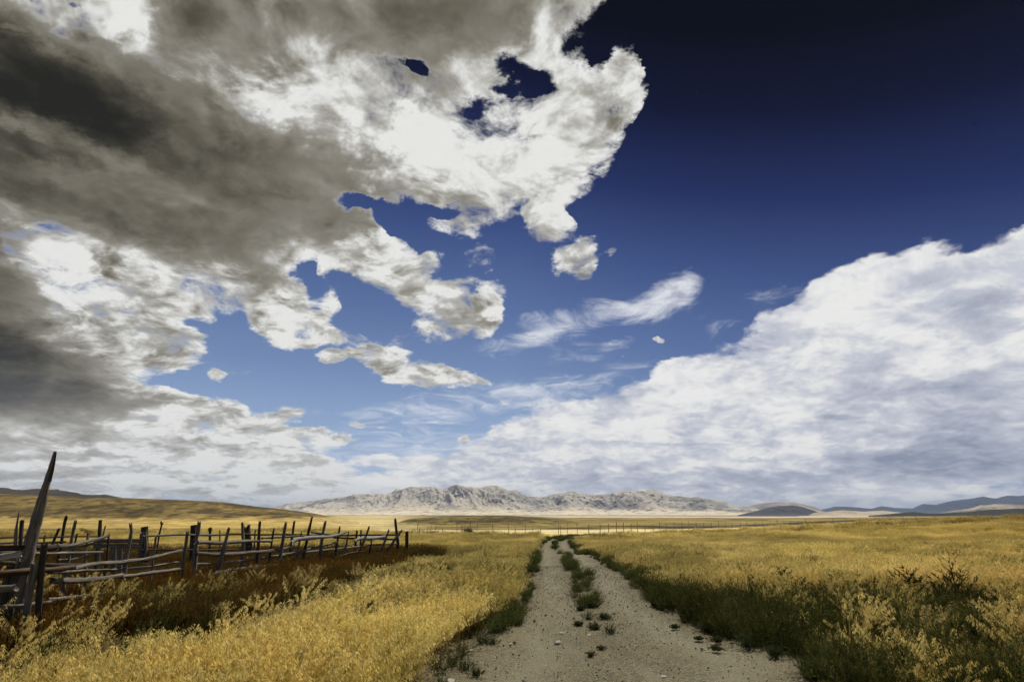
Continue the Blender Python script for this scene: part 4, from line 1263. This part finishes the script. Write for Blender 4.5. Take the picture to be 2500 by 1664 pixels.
def build_corral():
    # ---- front run
    c0 = at(528, 1405, 13.5); c0.z = 0
    fr = root('corral_fence', c0, 'weathered grey corral fence of leaning poles and crooked rails nearest the rusty grass', 'fence')
    posts = [  # pixels from the top down, width, material, extra depth
        ([(457.9, 1296.6), (441.4, 1409)], 8, W_GREY, 0), ([(487, 1273), (484, 1300), (478.6, 1321), (474.5, 1409)], 10, W_GREY, .1),
        ([(558.6, 1289.7), (528, 1405)], 9, W_GREY, 0), ([(591.7, 1277), (594, 1338), (586, 1390)], 8.5, W_GREY, .6),
        ([(634.5, 1273), (626, 1382)], 7.5, W_DARK, 0), ([(698, 1275.9), (680, 1376)], 8, W_GREY, 0), ([(761.4, 1263.4), (739, 1363)], 6.5, W_DARK, 0),
        ([(794.5, 1273), (787, 1310), (779.3, 1368)], 8, W_GREY, 0), ([(829.8, 1285.5), (819.3, 1349)], 6, W_DARK, 0), ([(900.7, 1285.5), (893, 1308), (878.6, 1341)], 6, W_GREY, 0),
        ([(907.6, 1318.6), (900.7, 1354)], 4.5, W_DARK, -.3), ([(949, 1293.8), (933.8, 1335)], 5.5, W_GREY, 0), ([(965, 1266), (972.4, 1346)], 7.5, W_DARK, 0),
        ([(980.7, 1293.8), (958, 1325), (936.5, 1354)], 6.5, W_GREY, -.25),
        ([(318.6, 1278.5), (321, 1296), (315.7, 1326), (306, 1372), (304, 1439)], 9, W_GREY, 0), ([(184.6, 1272), (172, 1330), (164.5, 1376)], 8, W_GREY, .3),
        ([(216, 1298), (210, 1340), (207, 1395)], 6, W_GREY, .2), ([(266, 1305), (262, 1350), (257, 1400)], 6, W_DARK, .2), ([(381, 1308), (376, 1350), (371, 1390)], 5.5, W_GREY, .1), ([(669, 1290), (655, 1375)], 5, W_DARK, .1), ([(736, 1299), (722, 1366)], 5, W_GREY, .1), ([(851, 1299), (842, 1346)], 4.5, W_GREY, .05)]
    for pix, w, m, e in posts:
        D = fdist(pix[-1][0]) + e
        P = post_pts(pix, D)
        r = pw(w, P[0])
        timber('post', P, [r * .75, r, r * 1.05, r * 1.1], m, fr, jag=1.5, rough=.24, crook=.010)
    rails = [
        ([(-40, 1337), (60, 1336), (134, 1334)], 12, W_DARK, -.05), ([(138, 1331), (172, 1330), (226, 1318.6), (264, 1307)], 6, W_GREY, .1), ([(150, 1341), (176, 1337.8), (228, 1326)], 5, W_GREY, .15),
        ([(138, 1366), (187.5, 1360.7), (233, 1341.6)], 5.5, W_GREY, .3),
        ([(-40, 1402), (60, 1394), (180, 1384)], 12, W_BROWN, -.35), ([(176, 1387), (240, 1376), (308, 1371)], 9, W_GREY, -.1), ([(300, 1371), (358, 1363), (444, 1343.4)], 7, W_GREY, -.1),
        ([(125, 1417), (200, 1416), (258, 1412), (298, 1403)], 9.5, W_GREY, -.1), ([(296, 1408), (363.6, 1399), (436, 1389)], 7.5, W_GREY, -.12), ([(118, 1463), (180, 1458), (229.6, 1452.6), (262, 1446)], 6.5, W_GREY, -.2),
        ([(482, 1350), (538, 1352), (620.7, 1347.6), (680, 1340.7), (722.8, 1333.8)], 6.5, W_GREY, -.1), ([(482, 1322.8), (549, 1324), (609.7, 1320), (662, 1320)], 6, W_GREY, -.12),
        ([(478, 1407.5), (521.4, 1402.8), (538, 1397), (598.6, 1390), (648, 1383), (676, 1380.7)], 9, W_GREY, -.12),
        ([(706, 1357), (742, 1343), (786, 1332), (824, 1322)], 4.5, W_GREY, -.1), ([(736.6, 1367), (814, 1360), (869, 1347.6), (952, 1343)], 3.5, W_GREY, -.1), ([(896.6, 1329.7), (968, 1327)], 3.5, W_GREY, -.1),
        ([(-20, 1346), (140, 1350), (250, 1347)], 5.5, W_GREY, .12), ([(-20, 1371), (130, 1378), (300, 1373)], 6.5, W_DARK, .2), ([(120, 1396), (210, 1393), (304, 1388)], 6, W_GREY, .1), ([(310, 1389), (380, 1381), (440, 1371)], 5, W_GREY, .1),
        ([(590, 1369), (640, 1362), (702, 1352)], 5, W_GREY, .1), ([(-20, 1480), (60, 1476), (125, 1468)], 7, W_GREY, -.25), ([(478, 1377), (540, 1375), (602, 1369)], 5, W_GREY, .1), ([(640, 1313), (700, 1309), (766, 1306)], 4.5, W_GREY, .1), ([(690, 1352), (780, 1344), (880, 1333)], 4, W_GREY, .1)]
    for pix, w, m, e in rails:
        P = [at(px, py, fdist(px) + e) for px, py in pix]
        r = pw(w, P[len(P) // 2])
        timber('rail', P, [r * 1.12, r * 1.2, r * 1.05], m, fr, rough=.32, jag=1.6, crook=.006)
    for (pix) in ([(485, 1331), (560, 1334), (640, 1333), (700, 1331)], [(540, 1340), (640, 1343), (690, 1345)]):
        P = [at(px, py, fdist(px) + .05) for px, py in pix]
        timber('wire', P, [.004], m_wire, fr, sides=5, rough=.1, jag=0)

    # ---- straight rails behind
    b0 = at(600, 1385, 18.5); b0.z = 0
    bk = root('rail_fence', b0, 'long fence of straight horizontal poles on dark square posts behind the leaning corral poles', 'fence')
    for pix, w, m, sq in [([(473, 1281), (470, 1390)], 13, W_DARK, .8), ([(602.8, 1287), (606, 1320), (614, 1385)], 15, W_BROWN, .2), ([(353, 1286), (353, 1330)], 15, W_DARK, .85), ([(245, 1270), (243, 1309)], 7.5, W_DARK, .5),
                          ([(718.6, 1271.7), (706, 1360)], 5.5, W_DARK, 0), ([(871.7, 1295), (866, 1345)], 5, W_DARK, 0), ([(881.4, 1293.8), (881, 1310)], 4, W_DARK, 0), ([(161.7, 1261), (158, 1275), (153, 1305), (149, 1330)], 7, W_DARK, 0),
                          ([(144.5, 1289), (130, 1322)], 6, W_DARK, 0), ([(109, 1307), (107, 1322)], 4, W_DARK, 0), ([(187.5, 1303), (183.7, 1322)], 4.5, W_DARK, 0), ([(257, 1284), (252.6, 1301)], 3.5, W_GREY, 0),
                          ([(536.6, 1294), (536.6, 1316)], 3.5, W_GREY, 0), ([(623, 1294), (620.7, 1343)], 4, W_GREY, 0), ([(346, 1299.5), (340.6, 1361)], 8, W_GREY, 0), ([(354, 1299.5), (355, 1341.6), (350, 1361)], 9.5, W_GREY, 0)]:
        D = bdist(pix[0][0]) + (-.12 if sq == 0 else 0)
        P = post_pts(pix, D); r = pw(w, P[0])
        timber('post', P, [r * .92, r, r], m, bk, square=sq, sides=12 if sq else 9, rough=.05 if sq > .5 else .14, jag=.1 if sq > .5 else 1.0)
    for pix, w, m in [([(-40, 1314), (86, 1311), (239, 1309)], 3.6, W_DARK), ([(350, 1308), (400, 1306), (560, 1304)], 5, W_GREY), ([(550, 1304), (593, 1303.5), (703, 1304)], 4.5, W_BROWN), ([(690, 1304), (841, 1306), (976, 1305)], 4.2, W_DARK),
                      ([(345, 1342), (400, 1341), (592, 1340.7)], 4.0, W_BROWN), ([(345, 1376), (400, 1375.5), (580, 1375)], 3.2, W_DARK), ([(815, 1311.5), (968, 1316)], 4, W_DARK), ([(-40, 1325), (60, 1324), (160, 1322)], 5, W_GREY)]:
        P = [at(px, py, bdist(px) - .15) for px, py in pix]; r = pw(w, P[1])
        timber('rail', P, [r, r * 1.05, r * .95], m, bk, rough=.12, jag=1.0, crook=.012)
    for rw in (1318, 1327):
        P = [at(px, rw + 1.5 * math.sin(px * .05), bdist(px) - .1) for px in range(360, 975, 60)]
        timber('wire', P, [.004], m_wire, bk, sides=5, rough=.1, jag=0)

    # ---- tall split post at the near end
    P = post_pts([(134, 1103), (121, 1155), (107, 1206), (91, 1265), (75, 1324), (56, 1410), (38, 1500)], 8.1)
    r = [pw(w, P[2]) for w in (6, 15, 22, 26, 30, 34, 38, 38)]
    o = timber('gate_post', P, r, W_GREY, None, rough=.13, jag=1.0, sides=14, n=44, flat=.8)
    tag(o, 'tallest weathered post of the corral, leaning and split at its pointed tip', 'post')
    Q = [at(137.5, 1104, 8.06), at(130, 1140, 8.05), at(121, 1175, 8.05)]
    q = timber('splinter', [v for v in Q], [pw(2, Q[0]), pw(6, Q[0]), pw(8, Q[0])], W_DARK, o, rough=.1, jag=.8, flat=.7)

    # ---- upright planks at its foot
    p0 = at(45, 1500, 7.7); p0.z = 0
    pn = root('plank_panel', p0, 'panel of upright grey planks standing against the foot of the tall post', 'plank panel')
    for pix, w, m in [([(52, 1372), (30, 1440), (20, 1505)], 25, W_GREY), ([(86, 1375), (74, 1440), (62, 1510)], 20, W_GREY), ([(26, 1382), (10, 1440), (-2, 1510)], 20, W_DARK), ([(108, 1330), (100, 1400), (92, 1500)], 17, W_DARK), ([(-6, 1372), (-18, 1440), (-28, 1510)], 24, W_GREY)]:
        P = post_pts(pix, 7.75 + .12 * random.random()); rr = pw(w, P[0])
        timber('plank', P, [rr, rr, rr * 1.05], m, pn, flat=.24, wide=(1, -.1, 0), square=.7, sides=12, rough=.07, jag=.8)
    # ---- pointed plank post and its neighbour
    P = post_pts([(46, 1249), (44, 1262), (40, 1290), (38, 1326)], 9.6)
    tag(timber('fence_post', P, [pw(2, P[0]), pw(10, P[0]), pw(12, P[0]), pw(12, P[0]), pw(12, P[0])], W_GREY, None, flat=.4, wide=(1, 0, 0), rough=.08, square=.4), 'grey plank post with slanting pointed top just left of the tall leaning post', 'post')
    P = post_pts([(53.5, 1270), (52, 1290), (50.7, 1315)], 10.1)
    tag(timber('fence_post', P, [pw(8, P[0])], W_DARK, None, rough=.1, square=.4), 'short dark post behind the pointed plank post', 'post')
    # ---- chute of boards
    b0 = at(290, 1399, 13.2); b0.z = 0
    ch = root('board_pen', b0, 'grey board pen of two wide level boards on upright planks inside the corral', 'pen')
    for pix, w in [([(231, 1320), (348, 1320)], 10), ([(229, 1331.5), (345, 1332)], 10.5)]:
        P = [at(px, py, 13.2) for px, py in pix]; timber('board', P, [pw(w, P[0])], W_GREY, ch, flat=.22, wide=(0, 0, 1), square=.8, sides=12, rough=.05, jag=.5)
    for pix, w, m in [([(278, 1332), (276, 1399)], 12, W_GREY), ([(292, 1330), (290, 1399)], 13, W_GREY), ([(244, 1337), (240, 1364)], 6, W_GREY), ([(234.5, 1337), (234, 1364)], 5, W_DARK)]:
        P = post_pts(pix, 13.35); timber('plank', P, [pw(w, P[0])], m, ch, flat=.3, wide=(1, 0, 0), square=.7, sides=12, rough=.06, jag=.5)
    # ---- loose logs
    def log(pix, ws, m, dist, label, **kw):
        P = [at(px, py, dist(px)) for px, py in pix]
        return tag(timber('log', P, [pw(w, P[0]) for w in ws], m, None, **kw), label, 'log')
    log([(-60, 1366), (0, 1361), (46, 1352)], [17, 17, 16], W_PALE, lambda p: 7.3, 'bleached split log with a broken end jutting in at the near fence corner', rough=.22, jag=1.4, flat=.75)
    log([(-60, 1438), (0, 1437), (40, 1434)], [18, 18, 17], W_GREY, lambda p: 7.2, 'thick round log end lying low across the upright planks', rough=.14, jag=.4)
    log([(711.7, 1326), (728, 1315), (791.7, 1311.7), (824.8, 1304.8), (847, 1298)], [9, 9.5, 8.5, 6, 4], W_PALE, lambda p: fdist(p) - .25, 'bent bleached log draped across the leaning fence posts', rough=.2, jag=.9, crook=.02)
    log([(866, 1319.5), (880, 1314), (910, 1313.7), (941, 1309)], [7, 8.5, 8.5, 7], W_PALE, lambda p: fdist(p) - .25, 'short bleached log wedged between posts near the far corral corner', rough=.2, jag=.9)
    log([(760, 1298), (790, 1303), (822, 1306.5)], [5, 5.5, 5], W_GREY, lambda p: bdist(p) - .4, 'thin grey log tilted on the back rail behind the bent bleached log', rough=.16, jag=.9)
    # ---- forked sticks
    def fork(pix, w, br, dist, label):
        P = post_pts(pix, dist); o = timber('forked_stick', P, [pw(w, P[0])], W_DARK, None, rough=.15, jag=1)
        Q = [at(*b, dist) for b in br]; timber('twig', Q, [pw(w * .8, Q[0])], W_DARK, o, rough=.15, jag=1)
        return tag(o, label, 'stick')
    fork([(393, 1272.7), (394.5, 1280), (388.5, 1305), (384.6, 1332)], 4, [(397.5, 1276), (393.5, 1285)], 17.5, 'thin dark stick with a forked tip standing alone inside the corral')
    fork([(510.5, 1289), (513, 1297), (511.7, 1338)], 5.5, [(516, 1288), (513.5, 1297)], 19.0, 'pale forked stick behind the twisted post of the corral')
    # ---- corner post
    P = post_pts([(993.5, 1296.6), (993, 1350)], 22.0)
    o = tag(timber('fence_post', P, [pw(7.5, P[0])], W_DARK, None, square=.9, sides=12, rough=.03, jag=.05), 'dark square sawn post standing alone past the end of the corral fence', 'post')
    Q = [at(968, 1318, 21.6), at(980, 1317.5, 21.8), at(992.5, 1315.5, 21.95)]
    timber('wire', Q, [.006], m_wire, o, sides=5, rough=.1, jag=0)


def wdist(px): return float(np.interp(px, [900, 960, 1100, 1250, 1400, 1500, 1600, 1700, 1850, 2000, 2250], [61, 62, 63, 65, 68, 78, 92, 108, 128, 146, 165]))


def build_wire_fence():
    w0 = at(1250, 1303, 65); w0.z = float(land(np.array([w0.x]), np.array([w0.y]))[0])
    wf = root('wire_fence', w0, 'far wire fence on thin wooden posts across the whole golden field', 'fence')
    xs = [975, 1017, 1022.5, 1043, 1051, 1062, 1079, 1116, 1126, 1135, 1149, 1163, 1203.5, 1242, 1259, 1282, 1300, 1320, 1363, 1369, 1385, 1410, 1437, 1465]
    hs = [.6, 1.25, .75, .8, 1.0, .95, .7, 1.25, 1.1, 1.3, 1.3, 1.3, 1.2, 1.15, .75, 1.3, .8, .6, 1.3, 1.0, 1.35, 1.35, 1.1, 1.1]
    x = 1485
    while x < 2270:
        xs.append(x + random.uniform(-2, 2)); hs.append(random.uniform(1.1, 1.5)); x += 18 if x < 1960 else 34
    tops = []
    for px, h in zip(xs, hs):
        d = wdist(px); p = at(px, 1300, d); g = float(land(np.array([p.x]), np.array([p.y]))[0])
        b = Vector((p.x, p.y, g - .3)); t = Vector((p.x + random.uniform(-.07, .12), p.y, g + h * .88 + .08))
        timber('post', [t, b], [.024 if d < 70 else .04, .03 if d < 70 else .045], W_GREY, wf, sides=7, n=5, rough=.14, jag=.6)
        tops.append((t, g))
    for hh in (1.05, .75, .42):
        P = [Vector((t.x, t.y - .05, g + hh)) for t, g in tops[::2]]
        timber('wire', P, [.006], m_wire, wf, sides=4, n=len(P) * 2, rough=0, jag=0)
    P = [at(1051, 1297, 62.6), at(1062.5, 1297.5, 62.6)]
    timber('brace', P, [.05], W_DARK, wf, sides=7, rough=.1, jag=.3)


def build_single_plants():
    tall = [
        (1700, 1432, 14.4, .18, 12, .6, 'slim weed at the left end of the dark weed row beside the track'),
        (1762, 1413, 13.9, .16, 12, .6, 'thin upright weed standing between the gravel edge and the tall narrow weed'),
        (1835, 1397, 12.6, .17, 17, .5, 'tall narrow weed with a ladder of short side branches against golden grass'),
        (1912, 1399, 12.1, .34, 18, 1.2, 'wide bushy weed with a dark leafy crown right of the tall narrow weed'),
        (1962, 1413, 12.0, .22, 14, .9, 'medium weed touching the right side of the wide dark crowned weed'),
        (2003, 1424, 11.6, .25, 14, .8, 'low sparse weed in the dip between two bushy weeds'),
        (2045, 1408, 11.7, .36, 18, 1.0, 'broad open weed with many curved twigs at the middle of the weed row'),
        (2087, 1407, 11.6, .28, 16, .9, 'round topped weed leaning on the broad open weed'),
        (2128, 1417, 11.2, .25, 14, .8, 'shorter twiggy weed in front of pale feathery grass'),
        (2212, 1405, 11.0, .42, 22, 1.5, 'dense dark weed with a knobbly top left of the spiky bare topped weed'),
        (2287, 1433, 10.5, .36, 16, 1.1, 'low dark weed tucked against the left side of the spiky bare topped weed'),
        (2322, 1383, 10.4, .46, 26, 1.3, 'largest spiky weed with bare forked twigs at its top'),
        (2364, 1440, 9.8, .36, 18, 1.3, 'dark leafy weed at the right foot of the largest spiky weed'),
        (2420, 1470, 9.0, .35, 18, 1.4, 'dark weed with small leaves halfway to the shaded grass corner'),
        (2478, 1480, 8.8, .40, 18, 1.5, 'dark bushy weed at the right margin of the grass'),
        (2385, 1560, 7.2, .34, 16, 1.4, 'dark weed low among the feathery grass in the shaded corner'),
        (1085, 1383, 14.0, .26, 14, 1.0, 'dark weed with upright shoots in the grass left of the track'),
        (1190, 1392, 13.6, .30, 15, 1.0, 'dark branching weed nearest the left edge of the track bend'),
        (850, 1432, 12.4, .26, 13, 1.0, 'dark weed standing alone in golden grass below the corral'),
        (390, 1540, 7.4, .16, 11, .7, 'small dark weed among nodding grass heads below the tall post'),
    ]
    for px, top, d, sp, nb, lf, label in tall:
        t = at(px, top, d); g = float(land(np.array([t.x]), np.array([t.y]))[0])
        h = max(.42, (t.z - g) * 1.18)
        bare = .30 if 'largest' in label else .1
        S, F = tall_weed(h, sp, nb, lf, bare)
        r = root('tall_weed', (t.x, t.y, g - .02), label, 'weed', 'dark branching weeds standing in the dry grass')
        S.build('stem', m_stem, True, r); F.build('foliage', m_leaf, True, r)
    tufts = [  # pixel of the foot, height, radius, spikiness, label
        (1419, 1493, .13, .10, 0, 'small round weed tuft just below the long middle strip of weeds'),
        (1437, 1513, .16, .14, 1, 'spiky tuft at the upper left of the cluster between the wheel tracks'),
        (1474, 1514, .15, .15, 0, 'leafy tuft at the right of the cluster between the wheel tracks'),
        (1452, 1537, .13, .13, 0, 'flat tuft at the near side of the cluster between the wheel tracks'),
        (1412, 1528, .08, .12, 0, 'brownish low tuft at the left of the cluster between the wheel tracks'),
        (1490, 1548, .17, .14, 1, 'dark spiky grass tuft nearest the viewer in the cluster between the wheel tracks'),
        (1469, 1587, .07, .06, 1, 'tiny weed sprig alone in the gravel below the cluster'),
        (1443, 1604, .07, .07, 1, 'tiny dry sprig lowest in the middle of the gravel'),
        (1648, 1533, .07, .11, 0, 'flat weed on the gravel beside the right verge'),
        (1706, 1561, .05, .08, 0, 'tiny brown weed on bare gravel off the right verge'),
        (1750, 1567, .11, .10, 0, 'small weed in front of the right verge bushes'),
        (1750, 1589, .05, .12, 0, 'sprawling reddish weed on the right wheel track'),
        (1824, 1583, .24, .24, 0, 'large pale topped weed mound at the gravel edge of the right verge'),
        (1895, 1607, .17, .14, 0, 'rounded grey green weed lowest along the right verge'),
        (1995, 1655, .28, .22, 1, 'big dark tuft at the lower right end of the gravel'),
        (1200, 1577, .13, .13, 1, 'thin bladed green tuft on gravel by the left grass edge'),
        (1136, 1633, .14, .14, 1, 'dark green tuft lower left beside the track'),
        (1163, 1646, .11, .10, 1, 'spiky green tuft on bare gravel nearest the lower left corner of the track'),
        (1240, 1528, .12, .16, 0, 'bushy weed at the left gravel edge beside the white stone'),
        (1262, 1498, .2, .2, 0, 'dark bushy weed at the left gravel edge above the white stone'),
    ]
    for px, py, h, r0, spk, label in tufts:
        p = ground(px, py); g = float(land(np.array([p.x]), np.array([p.y]))[0])
        if spk:
            L = Leafy()
            for i in range(60):
                a = random.uniform(0, 6.283); tl = random.uniform(.1, 1.0); hh = h * random.uniform(.6, 1.15)
                b = Vector((random.gauss(0, r0 * .25), random.gauss(0, r0 * .25), 0)); d = Vector((math.cos(a) * math.sin(tl), math.sin(a) * math.sin(tl), math.cos(tl)))
                L.ribbon([b, b + d * hh * .5 + Vector((0, 0, .01)), b + d * hh], .0035, .0008, (-math.sin(a), math.cos(a)))
            for i in range(40):
                a = random.uniform(0, 6.283); q = r0 * math.sqrt(random.random()) * .8
                L.leaf((q * math.cos(a), q * math.sin(a), h * random.uniform(.05, .4)), (math.cos(a), math.sin(a), .8), .04, .006, .4)
        else:
            L = weed_tuft(60, h, r0 * 1.1, .005, .035, .8)
        o = L.build('weed_tuft', m_tuft, True)
        o.location = (p.x, p.y, g + .005)
        tag(o, label, 'weed tuft', 'weed tufts on and beside the gravel')
    # stones
    for i, (px, py, r, label) in enumerate([(1199, 1545, .045, 'white stone beside the bushy weed at the left gravel edge'), (1150, 1590, .03, 'pale pebble in the weeds at the left gravel edge'), (1372, 1549, .035, 'pale flat stone in the left wheel track level with the weed cluster'),
                                     (1361, 1571, .04, 'pale flat stone in the left wheel track below the weed cluster'), (1438, 1553, .03, 'pale stone just below the weed cluster'), (1100, 1662, .04, 'white stone at the bottom left end of the gravel'), (1620, 1655, .03, 'pale stone in the right wheel track near the bottom')]):
        p = ground(px, py)
        o = stone_mesh('stone', r, 90 + i, m_stone); o.scale = (1.3, 1.0, .55); o.rotation_euler = (0, 0, i * 1.1)
        o.location = (p.x, p.y, float(land(np.array([p.x]), np.array([p.y]))[0]) + r * .25)
        tag(o, label, 'stone', 'pale stones on the gravel')
    # dark bush at the far fence
    p = at(1142, 1303, 61.5); g = float(land(np.array([p.x]), np.array([p.y]))[0])
    o = weed_tuft(150, .95, .6, .03, .16, .75).build('bush', m_leaf, True); o.location = (p.x, p.y, g); tag(o, 'dark rounded bush at the foot of the far wire fence', 'bush')


m_stem = plant_material('weed_stem', (.035, .026, .014), (.05, .042, .02), .0, use_tint=False)
m_leaf = plant_material('weed_leaf', (.030, .030, .012), (.060, .062, .022), .25, use_tint=False)
m_tuft = plant_material('tuft_leaf', (.032, .038, .014), (.075, .090, .034), .25, use_tint=False)
m_stone = bpy.data.materials.new('pale_stone'); m_stone.use_nodes = True
_nt = NT(m_stone.node_tree); _bs = _nt.n['Principled BSDF']; _bs.inputs['Roughness'].default_value = .9
_n, _ = _nt.noise(_nt.node('ShaderNodeTexCoord').outputs['Object'], 60, 5, .6)
_nt.put(_bs.inputs['Base Color'], _nt.ramp(_n, [(.3, (.28, .25, .19)), (.7, (.5, .47, .39))]))

build_corral()
build_wire_fence()
build_single_plants()


# ------------------------------------------------------------------ haze
def build_haze():
    me = bpy.data.meshes.new('haze')
    x, y0, y1, z0, z1 = 27500, -27000, 27000, -190, 450
    v = [(-x, y0, z0), (x, y0, z0), (x, y1, z0), (-x, y1, z0), (-x, y0, z1), (x, y0, z1), (x, y1, z1), (-x, y1, z1)]
    f = [(0, 3, 2, 1), (4, 5, 6, 7), (0, 1, 5, 4), (1, 2, 6, 5), (2, 3, 7, 6), (3, 0, 4, 7)]
    me.from_pydata(v, [], f)
    m = bpy.data.materials.new('haze'); m.use_nodes = True
    nt = NT(m.node_tree); nt.n.clear()
    out = nt.node('ShaderNodeOutputMaterial'); vol = nt.node('ShaderNodeVolumePrincipled')
    vol.inputs['Color'].default_value = (.56, .72, 1.0, 1); vol.inputs['Density'].default_value = 3.5e-5
    vol.inputs['Anisotropy'].default_value = -.1
    nt.l.new(vol.outputs[0], out.inputs['Volume'])
    me.materials.append(m)
    o = bpy.data.objects.new('haze', me); COL.objects.link(o)
    tag(o, kind='stuff')


build_haze()
